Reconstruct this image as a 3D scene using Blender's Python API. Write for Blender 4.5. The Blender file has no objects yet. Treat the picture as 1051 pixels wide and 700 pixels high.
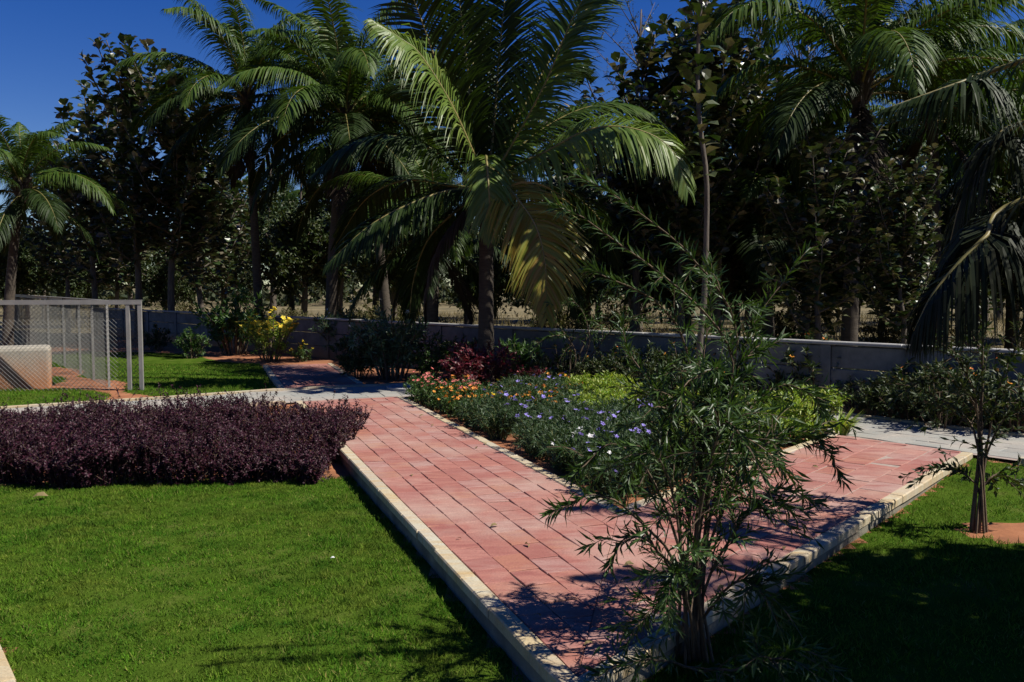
import bpy, math, random
import numpy as np
from mathutils import Vector, Matrix

R = math.radians
C = bpy.context.scene.collection
SC = bpy.context.scene
RNG = np.random.default_rng(11)
random.seed(11)

# ------------------------------------------------------------------ camera, sky, sun, exposure
CAM_H, FPX, VH = 1.6, 900.0, 293.6          # eye height above the red path, focal length and horizon in photo pixels
PITCH = math.atan((350 - VH) / FPX)
cam = bpy.data.cameras.new('camera'); camo = bpy.data.objects.new('camera', cam); C.objects.link(camo)
camo.location = (0, 0, CAM_H); camo.rotation_euler = (math.pi/2 - PITCH, 0, 0)
cam.sensor_width = 36; cam.lens = 36 * FPX / 1051; cam.clip_start = 0.05; cam.clip_end = 6000
SC.camera = camo

SUN_EL, SUN_AZ = R(52), R(-14)                # azimuth counted from +X (right) towards +Y (away)
w = bpy.data.worlds.new('World'); SC.world = w; w.use_nodes = True
nt = w.node_tree; nt.nodes.clear()
sky = nt.nodes.new('ShaderNodeTexSky'); sky.sky_type = 'NISHITA'; sky.sun_disc = False
sky.sun_elevation = SUN_EL; sky.sun_rotation = R(90) - SUN_AZ
sky.altitude = 900; sky.air_density = 1.0; sky.dust_density = 0.3; sky.ozone_density = 3.0
bg = nt.nodes.new('ShaderNodeBackground'); bg.inputs['Strength'].default_value = 0.05
out = nt.nodes.new('ShaderNodeOutputWorld')
hs = nt.nodes.new('ShaderNodeHueSaturation'); hs.inputs['Hue'].default_value = 0.524; hs.inputs['Saturation'].default_value = 1.42; hs.inputs['Value'].default_value = 1.1
nt.links.new(sky.outputs[0], hs.inputs['Color']); nt.links.new(hs.outputs[0], bg.inputs[0]); nt.links.new(bg.outputs[0], out.inputs[0])

sl = bpy.data.lights.new('sun', 'SUN'); sl.energy = 5.0; sl.angle = R(0.5); sl.color = (1.0, 0.95, 0.86)
so = bpy.data.objects.new('sun', sl); C.objects.link(so)
sd = Vector((math.cos(SUN_EL)*math.cos(SUN_AZ), math.cos(SUN_EL)*math.sin(SUN_AZ), math.sin(SUN_EL)))
so.rotation_euler = sd.to_track_quat('Z', 'Y').to_euler(); so.location = sd * 60

vs = SC.view_settings; vs.view_transform = 'Standard'; vs.look = 'None'; vs.gamma = 1; vs.exposure = 0.65
vs.use_curve_mapping = False
SC.render.engine = 'CYCLES'
cy = SC.cycles; cy.max_bounces = 6; cy.diffuse_bounces = 3; cy.glossy_bounces = 2; cy.transmission_bounces = 3
cy.transparent_max_bounces = 4; cy.sample_clamp_indirect = 4; cy.caustics_reflective = False; cy.caustics_refractive = False
cy.use_denoising = True

# ------------------------------------------------------------------ photo pixel -> place
FW = np.array([0, math.cos(PITCH), -math.sin(PITCH)]); UPV = np.array([0, math.sin(PITCH), math.cos(PITCH)])
def ray(u, v): return FW*FPX + np.array([1.0, 0, 0])*(u - 525.5) + UPV*(350 - v)
def G(u, v, z=0.0):
    r = ray(u, v); t = (z - CAM_H)/r[2]; return np.array([0, 0, CAM_H]) + r*t
def D(u, v, y):
    r = ray(u, v); return np.array([0, 0, CAM_H]) + r*(y/r[1])
def nrm(a):
    a = np.asarray(a, float); return a/np.maximum(np.linalg.norm(a, axis=-1, keepdims=True), 1e-9)

# ------------------------------------------------------------------ mesh builder
class MB:
    def __init__(s): s.V = []; s.F = []; s.n = 0
    def add(s, V, F):
        V = np.asarray(V, float).reshape(-1, 3); F = np.asarray(F, int)
        s.V.append(V); s.F.append(F + s.n); s.n += len(V)
    def poly(s, V):
        s.add(V, np.arange(len(V))[None, :])
    def mesh(s, name, mats, smooth=False, matidx=None):
        me = bpy.data.meshes.new(name)
        V = np.concatenate(s.V) if s.V else np.zeros((0, 3))
        sizes = np.concatenate([np.full(len(f), f.shape[1]) for f in s.F])
        loops = np.concatenate([f.ravel() for f in s.F])
        me.vertices.add(len(V)); me.vertices.foreach_set('co', V.ravel())
        me.loops.add(len(loops)); me.loops.foreach_set('vertex_index', loops.astype(np.int32))
        me.polygons.add(len(sizes))
        st = np.concatenate([[0], np.cumsum(sizes)[:-1]])
        me.polygons.foreach_set('loop_start', st.astype(np.int32))
        me.polygons.foreach_set('loop_total', sizes.astype(np.int32))
        me.polygons.foreach_set('use_smooth', np.full(len(sizes), smooth))
        for m in (mats if isinstance(mats, (list, tuple)) else [mats]): me.materials.append(m)
        if matidx is not None: me.polygons.foreach_set('material_index', np.asarray(matidx, np.int32))
        me.update(calc_edges=True); me.validate()
        return me
    def build(s, name, mats, parent=None, smooth=False, loc=None, matidx=None):
        o = bpy.data.objects.new(name, s.mesh(name, mats, smooth, matidx)); C.objects.link(o)
        if parent: o.parent = parent
        if loc is not None: o.location = loc
        return o

def empty(name, loc=(0, 0, 0), rz=0.0):
    o = bpy.data.objects.new(name, None); C.objects.link(o); o.location = loc; o.rotation_euler = (0, 0, rz)
    o.empty_display_size = 0.2; return o
def tag(o, label=None, cat=None, group=None, kind=None):
    if label: o['label'] = label
    if cat: o['category'] = cat
    if group: o['group'] = group
    if kind: o['kind'] = kind
    return o
def copy_tree(o, parent=None):
    c = o.copy(); C.objects.link(c)
    if parent: c.parent = parent
    for ch in list(o.children): copy_tree(ch, c)
    return c

def box(mb, lo, hi, rz=0.0, org=(0, 0, 0), bev=0.0):
    x0, y0, z0 = lo; x1, y1, z1 = hi; b = bev
    if b > 0:
        def ring(d, z): return [(x0+d, y0+d, z), (x1-d, y0+d, z), (x1-d, y1-d, z), (x0+d, y1-d, z)]
        V = np.array(ring(b, z0) + ring(0, z0+b) + ring(0, z1-b) + ring(b, z1)); F = [[3, 2, 1, 0], [12, 13, 14, 15]]
        for k in range(3):
            for i in range(4):
                j = (i+1) % 4; F.append([k*4+i, k*4+j, k*4+4+j, k*4+4+i])
    else:
        V = np.array([(x0, y0, z0), (x1, y0, z0), (x1, y1, z0), (x0, y1, z0), (x0, y0, z1), (x1, y0, z1), (x1, y1, z1), (x0, y1, z1)])
        F = [[3, 2, 1, 0], [4, 5, 6, 7], [0, 1, 5, 4], [1, 2, 6, 5], [2, 3, 7, 6], [3, 0, 4, 7]]
    c, s = math.cos(rz), math.sin(rz)
    V = np.stack([V[:, 0]*c - V[:, 1]*s, V[:, 0]*s + V[:, 1]*c, V[:, 2]], 1) + np.array(org)
    mb.add(V, F)

def tube(mb, P, rad, sides=6, cap=True):
    P = np.asarray(P, float); n = len(P); rad = np.broadcast_to(np.asarray(rad, float), (n,))
    T = nrm(np.gradient(P, axis=0)); ref = np.array([0, 0, 1.0]) if abs(T[:, 2]).mean() < .8 else np.array([1.0, 0, 0])
    A = nrm(np.cross(T, ref)); B = np.cross(T, A)
    a = np.linspace(0, 2*math.pi, sides, endpoint=False)
    V = P[:, None] + rad[:, None, None]*(A[:, None]*np.cos(a)[None, :, None] + B[:, None]*np.sin(a)[None, :, None])
    i = np.arange(n-1)[:, None]*sides; j = np.arange(sides)[None, :]; k = (j+1) % sides
    F = np.stack([i+j, i+k, i+sides+k, i+sides+j], -1).reshape(-1, 4)
    mb.add(V.reshape(-1, 3), F[:, ::-1])
    if cap:
        base = mb.n - n*sides
        mb.F.append(np.array([list(range(base + (n-1)*sides, base + n*sides))])[:, ::-1])

def smooth_curve(pts, n):
    pts = np.asarray(pts, float)
    if len(pts) == 2:
        t = np.linspace(0, 1, n)[:, None]; return pts[0]*(1-t) + pts[1]*t
    P = np.vstack([2*pts[0]-pts[1], pts, 2*pts[-1]-pts[-2]]); m = len(pts)-1
    o = []
    for q in np.linspace(0, m, n):
        i = min(int(q), m-1); t = q-i; a, b, c, d = P[i:i+4]
        o.append(.5*((2*b) + (c-a)*t + (2*a-5*b+4*c-d)*t*t + (3*b-a-3*c+d)*t**3))
    return np.array(o)

def leaves(mb, P, Dr, N, L, W, arch=.12, mid=.45, fold=.12):
    """many leaves at once: two folded halves each, arched along their length"""
    P = np.asarray(P, float); n = len(P)
    if n == 0: return
    Dr = nrm(Dr); S = nrm(np.cross(Dr, N)); N = np.cross(S, Dr)
    L = np.broadcast_to(np.asarray(L, float), (n,))[:, None]; W = np.broadcast_to(np.asarray(W, float), (n,))[:, None]
    m = P + Dr*L*mid + N*L*arch
    e = m + N*W*fold
    V = np.stack([P, m, P+Dr*L, e - S*W*.5, e + S*W*.5], 1).reshape(-1, 3)
    b = (np.arange(n)*5)[:, None]
    F = np.concatenate([b+np.array([[0, 1, 2, 3]]), b+np.array([[0, 4, 2, 1]])])
    mb.add(V, F)

def wide_leaves(mb, P, Dr, N, L, W, arch=.1, fold=.1):
    """broad leaves with a rounded outline"""
    P = np.asarray(P, float); n = len(P)
    Dr = nrm(Dr); S = nrm(np.cross(Dr, N)); N = np.cross(S, Dr)
    L = np.broadcast_to(np.asarray(L, float), (n,))[:, None]; W = np.broadcast_to(np.asarray(W, float), (n,))[:, None]
    def at(t, s, h): return P + Dr*L*t + S*W*s + N*(L*arch*4*t*(1-t) + W*h)
    V = np.stack([at(0, 0, 0), at(.35, 0, 0), at(.72, 0, 0), at(1, 0, 0), at(.3, -.36, fold), at(.68, -.5, fold), at(.3, .36, fold), at(.68, .5, fold)], 1).reshape(-1, 3)
    b = (np.arange(n)*8)[:, None]
    mb.add(V, np.concatenate([b+np.array([[1, 2, 5, 4]]), b+np.array([[1, 6, 7, 2]])]))
    k = mb.n - len(V)
    mb.F.append(np.concatenate([b+np.array([[0, 1, 4]]), b+np.array([[0, 6, 1]]), b+np.array([[2, 3, 5]]), b+np.array([[2, 7, 3]])]) + k)

def rdir(n, up=0.0):
    v = RNG.normal(size=(n, 3)); v[:, 2] += up; return nrm(v)

def twig_leaves(mb, pts, n, L, W, ang=55, t0=.15, jit=.3, wide=False, arch=.1, droop=0.0):
    """n leaves spiralling up a twig"""
    pts = np.asarray(pts, float)
    t = np.sort(RNG.uniform(t0, 1, n)); q = t*(len(pts)-1); i = np.minimum(q.astype(int), len(pts)-2); f = (q-i)[:, None]
    P = pts[i]*(1-f) + pts[i+1]*f; T = nrm(pts[i+1]-pts[i])
    ref = np.where(np.abs(T[:, 2:]) > .9, np.array([[1.0, 0, 0]]), np.array([[0, 0, 1.0]]))
    A = nrm(np.cross(T, ref)); B = np.cross(T, A)
    a = np.arange(n)*2.4 + RNG.normal(0, .3, n); an = R(ang) + RNG.normal(0, jit*.5, n)
    an = an*(1 - .35*np.clip((t-.8)/.2, 0, 1))
    rad = A*np.cos(a)[:, None] + B*np.sin(a)[:, None]
    Dr = T*np.cos(an)[:, None] + rad*np.sin(an)[:, None] + RNG.normal(0, jit*.4, (n, 3)); Dr[:, 2] -= droop
    N = nrm(T - rad*.3 + RNG.normal(0, .25, (n, 3)) + np.array([0, 0, .5]))
    ll = L*RNG.uniform(.65, 1.15, n); ww = W*RNG.uniform(.75, 1.15, n)
    (wide_leaves if wide else leaves)(mb, P, Dr, N, ll, ww, arch=arch)

# ------------------------------------------------------------------ materials
def mat(name): 
    m = bpy.data.materials.new(name); m.use_nodes = True; n = m.node_tree.nodes; n.clear()
    o = n.new('ShaderNodeOutputMaterial'); return m, m.node_tree, o
def nd(t, typ, **kw):
    n = t.nodes.new(typ)
    for k, v in kw.items():
        if k in n.inputs: n.inputs[k].default_value = v
        else: setattr(n, k, v)
    return n
def ramp(t, src, stops, interp='LINEAR'):
    r = t.nodes.new('ShaderNodeValToRGB'); r.color_ramp.interpolation = interp
    el = r.color_ramp.elements
    while len(el) < len(stops): el.new(.5)
    for e, (p, c) in zip(el, stops): e.position = p; e.color = (*c, 1)
    t.links.new(src, r.inputs[0]); return r.outputs[0]
def noise(t, scale, detail=4, rough=.55, coord=None, stretch=None):
    n = nd(t, 'ShaderNodeTexNoise', Scale=scale, Detail=detail, Roughness=rough)
    if coord is None:
        tc = t.nodes.new('ShaderNodeTexCoord'); coord = tc.outputs['Object']
    if stretch:
        mp = t.nodes.new('ShaderNodeMapping'); mp.inputs['Scale'].default_value = stretch; t.links.new(coord, mp.inputs[0]); coord = mp.outputs[0]
    t.links.new(coord, n.inputs['Vector']); return n
def mixc(t, a, b, fac, mode='MIX'):
    m = t.nodes.new('ShaderNodeMix'); m.data_type = 'RGBA'; m.blend_type = mode
    for i, s in ((6, a), (7, b)):
        if isinstance(s, tuple): m.inputs[i].default_value = (*s, 1)
        else: t.links.new(s, m.inputs[i])
    if isinstance(fac, (int, float)): m.inputs[0].default_value = fac
    else: t.links.new(fac, m.inputs[0])
    return m.outputs[2]
def bump(t, h, strength=.3, dist=.01):
    b = nd(t, 'ShaderNodeBump', Strength=strength, Distance=dist); t.links.new(h, b.inputs['Height']); return b.outputs[0]

def leaf_mat(name, cols, trans=.3, rough=.45, spec=.4, tint=(1.25, 1.35, .6)):
    m, t, o = mat(name)
    g = t.nodes.new('ShaderNodeNewGeometry')
    col = ramp(t, g.outputs['Random Per Island'], [(i/(max(1, len(cols)-1)), c) for i, c in enumerate(cols)])
    p = nd(t, 'ShaderNodeBsdfPrincipled', Roughness=rough); p.inputs['Specular IOR Level'].default_value = spec
    t.links.new(col, p.inputs['Base Color'])
    tr = t.nodes.new('ShaderNodeBsdfTranslucent')
    tc = mixc(t, col, tint, 1.0, 'MULTIPLY'); t.links.new(tc, tr.inputs[0])
    ms = nd(t, 'ShaderNodeMixShader'); ms.inputs[0].default_value = trans
    t.links.new(p.outputs[0], ms.inputs[1]); t.links.new(tr.outputs[0], ms.inputs[2]); t.links.new(ms.outputs[0], o.inputs[0])
    return m
def surf_mat(name, stops, scale=3, rough=.85, bmp=.3, bscale=40, stretch=None, spec=.3, bdist=.01):
    m, t, o = mat(name)
    n = noise(t, scale, 6, .6, stretch=stretch); col = ramp(t, n.outputs[0], stops)
    p = nd(t, 'ShaderNodeBsdfPrincipled', Roughness=rough); p.inputs['Specular IOR Level'].default_value = spec
    t.links.new(col, p.inputs['Base Color'])
    b = noise(t, bscale, 5, .6, stretch=stretch); t.links.new(bump(t, b.outputs[0], bmp, bdist), p.inputs['Normal'])
    t.links.new(p.outputs[0], o.inputs[0]); return m
def paver_mat(name, cols, streak, rough=.8):
    """sandstone: colour of each stone, streaks in the stone, blotches of dust"""
    m, t, o = mat(name)
    g = t.nodes.new('ShaderNodeNewGeometry')
    col = ramp(t, g.outputs['Random Per Island'], [(i/(len(cols)-1), c) for i, c in enumerate(cols)])
    tc = t.nodes.new('ShaderNodeTexCoord'); off = nd(t, 'ShaderNodeVectorMath', operation='MULTIPLY_ADD')
    cb = t.nodes.new('ShaderNodeCombineXYZ')
    for i in range(3): t.links.new(g.outputs['Random Per Island'], cb.inputs[i])
    t.links.new(cb.outputs[0], off.inputs[0]); off.inputs[1].default_value = (37, 53, 11); t.links.new(tc.outputs['Object'], off.inputs[2])
    n1 = noise(t, 3.0, 5, .6, off.outputs[0], (1.2, 5, 1)); f1 = ramp(t, n1.outputs[0], [(.42, (0, 0, 0)), (.68, (1, 1, 1))])
    col = mixc(t, col, streak, f1)
    n2 = noise(t, 1.1, 5, .65); f2 = ramp(t, n2.outputs[0], [(.45, (0, 0, 0)), (.72, (.55, .55, .55))])
    col = mixc(t, col, (.42, .33, .27), f2)
    n3 = noise(t, 90, 3, .6); col = mixc(t, col, ramp(t, n3.outputs[0], [(.3, (.72, .72, .72)), (.7, (1.1, 1.1, 1.1))]), .8, 'MULTIPLY')
    n4 = noise(t, 7, 3, .5); col = mixc(t, col, (.14, .085, .06), ramp(t, n4.outputs[0], [(.66, (0, 0, 0)), (.8, (.5, .5, .5))]))
    p = nd(t, 'ShaderNodeBsdfPrincipled', Roughness=rough); p.inputs['Specular IOR Level'].default_value = .3
    t.links.new(col, p.inputs['Base Color'])
    hb = noise(t, 45, 5, .65, off.outputs[0], (1, 2.5, 1)); t.links.new(bump(t, hb.outputs[0], .35, .008), p.inputs['Normal'])
    t.links.new(p.outputs[0], o.inputs[0]); return m

M = {}
M['soil'] = surf_mat('red_earth', [(.3, (.14, .06, .03)), (.5, (.24, .095, .042)), (.75, (.34, .15, .075))], 2.5, .95, .6, 30)
M['turf'] = surf_mat('turf', [(.3, (.028, .055, .006)), (.55, (.05, .085, .010)), (.78, (.10, .105, .03))], 2.5, 1.0, .8, 60, spec=.0)
M['field'] = surf_mat('dry_field', [(.3, (.075, .065, .032)), (.5, (.13, .105, .052)), (.72, (.20, .155, .08))], .35, .95, .5, 8)
M['grout'] = surf_mat('sandy_joint', [(.3, (.10, .07, .055)), (.7, (.17, .13, .10))], 20)
M['pale_grout'] = surf_mat('pale_joint', [(.3, (.24, .19, .16)), (.7, (.32, .26, .22))], 20)
M['red'] = paver_mat('red_sandstone', [(.27, .105, .085), (.33, .14, .11), (.30, .12, .095), (.34, .155, .125), (.32, .135, .09), (.29, .12, .10), (.34, .19, .16), (.31, .17, .15)], (.25, .09, .075))
M['yellow'] = paver_mat('yellow_sandstone', [(.38, .33, .23), (.45, .40, .29), (.36, .33, .25), (.43, .35, .21), (.42, .40, .32)], (.40, .29, .15))
M['grey'] = paver_mat('grey_stone', [(.21, .215, .20), (.27, .27, .245), (.24, .245, .23), (.30, .29, .255)], (.25, .24, .21))
M['riser'] = surf_mat('weathered_shaded_render', [(.3, (.10, .09, .07)), (.55, (.19, .17, .13)), (.75, (.28, .25, .19))], 4, .95, .4, 40)  # weathered tone, darkened further to carry the shade on the kerb faces
M['conc'] = surf_mat('concrete', [(.3, (.22, .22, .22)), (.7, (.34, .33, .31))], 3, .9, .3, 50)
M['bark'] = surf_mat('palm_bark', [(.3, (.035, .028, .022)), (.7, (.08, .065, .05))], 8, .95, .7, 25, (1, 1, 5))
M['tbark'] = surf_mat('tree_bark', [(.3, (.06, .05, .04)), (.7, (.14, .115, .09))], 6, .95, .6, 25, (4, 4, .8))
M['stem'] = surf_mat('shrub_stem', [(.3, (.07, .05, .032)), (.7, (.14, .10, .065))], 20, .9, .3, 80)
M['gstem'] = surf_mat('green_stem', [(.3, (.07, .09, .03)), (.7, (.13, .13, .05))], 20, .8, .2, 80)
M['metal'] = surf_mat('grey_metal_paint', [(.3, (.17, .165, .155)), (.7, (.25, .24, .22))], 5, .6, .1, 60, spec=.5)
M['wire'] = surf_mat('galvanised_wire', [(.3, (.07, .07, .065)), (.7, (.12, .12, .11))], 5, .5, .1, 60, spec=.5)
M['frond'] = leaf_mat('palm_leaflet', [(.030, .062, .009), (.046, .085, .012), (.068, .105, .016)], .25, .5, .22)
M['frond_black'] = leaf_mat('palm_leaflet_deep_shade', [(.010, .016, .006), (.016, .024, .008), (.024, .024, .012)], .12, .6, .15)  # near-black copy: shade on the near palm's fronds put into the colour
M['frond_lit'] = leaf_mat('palm_leaflet_lit', [(.08, .14, .022), (.115, .175, .03), (.14, .18, .036)], .3, .45, .4)  # lighter, yellower copy: sunlight on the middle palm's bright fronds put into the colour
M['frond_dark'] = leaf_mat('palm_leaflet_old_shaded', [(.014, .028, .006), (.022, .04, .008)], .2, .55, .18)  # darker copy: shade of backlit fronds put into the colour, also older low fronds
M['frond_yellow'] = leaf_mat('palm_leaflet_yellowing', [(.20, .23, .03), (.30, .27, .045), (.30, .19, .04), (.17, .21, .03)], .42, .42, .4)
M['frond_dead'] = leaf_mat('palm_leaflet_dead', [(.03, .022, .016), (.05, .035, .022)], .1, .8, .2, (1, .9, .7))
M['rachis'] = surf_mat('palm_stalk', [(.3, (.12, .12, .035)), (.7, (.22, .17, .06))], 4, .5, .1, 40)
M['teak'] = leaf_mat('broad_leaf', [(.016, .034, .008), (.026, .05, .011), (.036, .058, .014), (.055, .06, .024), (.15, .12, .085)], .15, .4, .6)  # last tone paints glints and pale undersides onto a share of the leaves
M['tree'] = leaf_mat('small_leaf', [(.016, .032, .009), (.03, .05, .012), (.06, .07, .018)], .2, .5, .35)
M['far'] = leaf_mat('far_leaf', [(.02, .03, .014), (.035, .045, .018), (.055, .055, .026)], .15, .7, .2)
M['scrub'] = leaf_mat('scrub_leaf', [(.08, .085, .035), (.13, .11, .05), (.06, .075, .025)], .2, .7, .2)
M['purple'] = leaf_mat('purple_leaf', [(.020, .007, .012), (.034, .009, .017), (.056, .012, .025), (.036, .020, .024)], .14, .5, .3, (1.2, .8, .9))
M['needle'] = leaf_mat('narrow_leaf', [(.020, .044, .010), (.034, .068, .014), (.055, .10, .02), (.028, .055, .016)], .25, .42, .35)
M['ruellia'] = leaf_mat('ruellia_leaf', [(.028, .055, .022), (.045, .08, .03), (.035, .065, .02)], .25, .5, .35)
M['lime'] = leaf_mat('lime_leaf', [(.12, .22, .02), (.21, .29, .035), (.32, .34, .07), (.10, .19, .02)], .35, .42, .4)
M['pale'] = leaf_mat('pale_green_leaf', [(.07, .12, .055), (.10, .155, .08), (.05, .09, .035)], .25, .45, .5)
M['midgreen'] = leaf_mat('green_leaf', [(.035, .08, .018), (.055, .11, .025), (.045, .09, .018)], .3, .45, .4)
M['redleaf'] = leaf_mat('red_leaf', [(.07, .012, .02), (.13, .018, .03), (.05, .012, .016), (.17, .045, .04)], .3, .45, .4, (1.3, .7, .7))
M['orange_f'] = leaf_mat('orange_petal', [(.65, .22, .03), (.7, .35, .05), (.6, .14, .05)], .3, .6, .2, (1, 1, 1))
M['pink_f'] = leaf_mat('pink_petal', [(.6, .13, .12), (.65, .24, .2)], .3, .6, .2, (1, 1, 1))
M['yellow_f'] = leaf_mat('yellow_petal', [(.7, .5, .03), (.75, .6, .08)], .3, .6, .2, (1, 1, 1))
M['violet_f'] = leaf_mat('violet_petal', [(.2, .14, .55), (.27, .2, .62), (.34, .3, .68)], .3, .6, .2, (1, 1, 1))
M['white_f'] = leaf_mat('white_petal', [(.7, .7, .7), (.78, .75, .74)], .3, .6, .2, (1, 1, 1))

# lawn blades: colour of each blade, broad drier and lusher patches
def grass_mat():
    m, t, o = mat('grass_blade'); g = t.nodes.new('ShaderNodeNewGeometry')
    a = ramp(t, g.outputs['Random Per Island'], [(0, (.038, .10, .006)), (.5, (.06, .15, .009)), (.85, (.088, .18, .013)), (1, (.24, .21, .07))])
    n = noise(t, 1.7, 8, .72); f = ramp(t, n.outputs[0], [(.44, (0, 0, 0)), (.62, (.85, .85, .85))])
    c = mixc(t, a, (.105, .145, .018), f)
    n2 = noise(t, 2.6, 6, .7); c = mixc(t, c, (.022, .085, .005), ramp(t, n2.outputs[0], [(.5, (0, 0, 0)), (.66, (.8, .8, .8))]))
    n3 = noise(t, 11, 5, .7); c = mixc(t, c, ramp(t, n3.outputs[0], [(.34, (.7, .75, .7)), (.5, (1.1, 1.1, 1.1)), (.66, (1.5, 1.4, 1.2))]), .9, 'MULTIPLY')
    p = nd(t, 'ShaderNodeBsdfPrincipled', Roughness=.7); p.inputs['Specular IOR Level'].default_value = .08; t.links.new(c, p.inputs['Base Color'])
    tr = t.nodes.new('ShaderNodeBsdfTranslucent'); t.links.new(c, tr.inputs[0])
    ms = nd(t, 'ShaderNodeMixShader'); ms.inputs[0].default_value = .3
    t.links.new(p.outputs[0], ms.inputs[1]); t.links.new(tr.outputs[0], ms.inputs[2]); t.links.new(ms.outputs[0], o.inputs[0]); return m
M['grass'] = grass_mat()
M['dry'] = leaf_mat('dry_grass_blade', [(.15, .115, .05), (.22, .17, .08), (.10, .10, .035)], .2, .8, .2, (1, 1, .8))
# wall: grey precast planks with red mud splashed up from the bed
def wall_mat(name, base0, base1, mud_z0, mud_z1, moss=True):
    m, t, o = mat(name)
    n = noise(t, 2.2, 6, .65); col = ramp(t, n.outputs[0], [(.3, base0), (.7, base1)])
    tc = t.nodes.new('ShaderNodeTexCoord'); sp = t.nodes.new('ShaderNodeSeparateXYZ'); t.links.new(tc.outputs['Object'], sp.inputs[0])
    n2 = noise(t, 5, 5, .6); ad = nd(t, 'ShaderNodeMath', operation='MULTIPLY_ADD'); t.links.new(n2.outputs[0], ad.inputs[0]); ad.inputs[1].default_value = -.35*(mud_z1-mud_z0)*2; t.links.new(sp.outputs[2], ad.inputs[2])
    mr = nd(t, 'ShaderNodeMapRange'); mr.inputs['From Min'].default_value = mud_z0 - .2*(mud_z1-mud_z0); mr.inputs['From Max'].default_value = mud_z1 - .3*(mud_z1-mud_z0); mr.inputs['To Min'].default_value = .9; mr.inputs['To Max'].default_value = 0
    t.links.new(ad.outputs[0], mr.inputs[0])
    col = mixc(t, col, (.32, .13, .05), mr.outputs[0])
    n3 = noise(t, 6, 5, .7, stretch=(3, 3, .5)); col = mixc(t, col, (.07, .07, .06), ramp(t, n3.outputs[0], [(.55, (0, 0, 0)), (.75, (.5, .5, .5))]))
    p = nd(t, 'ShaderNodeBsdfPrincipled', Roughness=.9); p.inputs['Specular IOR Level'].default_value = .25; t.links.new(col, p.inputs['Base Color'])
    b = noise(t, 40, 5, .6); t.links.new(bump(t, b.outputs[0], .3, .01), p.inputs['Normal'])
    t.links.new(p.outputs[0], o.inputs[0]); return m
M['wall'] = wall_mat('precast_concrete', (.075, .08, .083), (.18, .18, .175), 0.0, .34)
M['block'] = wall_mat('muddy_concrete', (.24, .22, .18), (.33, .30, .24), 0.0, .6)

# ================================================================== LAYOUT of the paths
def ln(p, q):
    p, q = p[:2], q[:2]; d = nrm(q-p); return p, d
pL, dL = ln(G(571, 700), G(365, 478.6))                      # left edge of the left leg
pR, dR = ln(G(862.5, 548.6), G(995.6, 467))                  # right edge of the right leg
CB = G(636, 521)[:2]                                         # corner of the flower bed
def cross2(a, b): return a[0]*b[1] - a[1]*b[0]
TIP = pL + dL*(cross2(pR-pL, dR)/cross2(dL, dR))             # where both legs meet, nearest the camera
nL = np.array([dL[1], -dL[0]]); nR = np.array([-dR[1], dR[0]])   # both point into the path
WL = float((CB-pL) @ nL); WR = float((CB-pR) @ nR)
KW = .10
print('TIP', TIP, 'WL', WL, 'WR', WR, 'C', CB)
FE0 = [(-12.5, 7.6), (-9.3, 9.6), (-6.8, 11.5), (-5.2, 12.5), (-3.5, 13.65), (-1.8, 14.3), (-.6, 14.45), (.35, 14.15), (1.3, 13.35), (2.9, 12.1), (4.2, 11.0), (5.2, 9.8), (6.6, 8.2), (9.5, 4.8)]
FE = smooth_curve([(*p, 0) for p in FE0], 160)[:, :2]
GT = nrm(np.gradient(FE, axis=0)); GN = np.stack([GT[:, 1], -GT[:, 0]], 1)   # towards the camera
GW = 1.55
NE = FE + GN*GW

def clip(poly, p, n):
    o = []; k = len(poly)
    for i in range(k):
        a, b = poly[i], poly[(i+1) % k]; da, db = (a-p) @ n, (b-p) @ n
        if da >= 0: o.append(a)
        if (da > 0) != (db > 0) and abs(da-db) > 1e-12: o.append(a + (b-a)*da/(da-db))
    return o
def area(poly):
    a = np.array(poly); x, y = a[:, 0], a[:, 1]; return .5*abs(np.dot(x, np.roll(y, -1))-np.dot(y, np.roll(x, -1)))
def paver(mb, poly, z, gap=.0045, drop=.012, tilt=.005):
    if len(poly) < 3 or area(poly) < 6e-4: return
    a = np.array(poly); c = a.mean(0)
    x, y = a[:, 0], a[:, 1]
    if np.dot(x, np.roll(y, -1))-np.dot(y, np.roll(x, -1)) < 0: a = a[::-1]
    r = np.linalg.norm(a-c, axis=1, keepdims=True); k = len(a)
    lo = c+(a-c)*(1-gap*.7/r); hi = c+(a-c)*(1-gap*2.0/r)
    tl = RNG.normal(0, tilt, 2); zz = z + RNG.uniform(-.0025, .001) + (hi-c) @ tl*3
    V = np.vstack([np.c_[lo, np.full(k, z-drop)], np.c_[lo, zz-.004], np.c_[hi, zz]])
    for i in range(2):
        mb.add(np.zeros((0, 3)), np.zeros((0, 4), int)) if False else None
    F4 = [[r_*k+i, r_*k+(i+1) % k, (r_+1)*k+(i+1) % k, (r_+1)*k+i] for r_ in range(2) for i in range(k)]
    mb.add(V, F4); mb.F.append(np.array([[mb.n-k+i for i in range(k)]]))
def pave_leg(mb, p, d, n, s0, s1, t0, t1, colw, lens, z, clips):
    nc = max(1, round((t1-t0)/colw)); cw = (t1-t0)/nc
    for c in range(nc):
        s = s0 - RNG.uniform(0, lens[1]); 
        while s < s1:
            l = RNG.uniform(*lens)
            q = [p+d*(a+RNG.normal(0, .003))+n*(b+RNG.normal(0, .0025)) for a, b in ((s, t0+c*cw), (s+l, t0+c*cw), (s+l, t0+c*cw+cw), (s, t0+c*cw+cw))]
            for cp, cn in clips:
                q = clip(q, cp, cn)
                if not q: break
            if q: paver(mb, q, z)
            s += l
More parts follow.
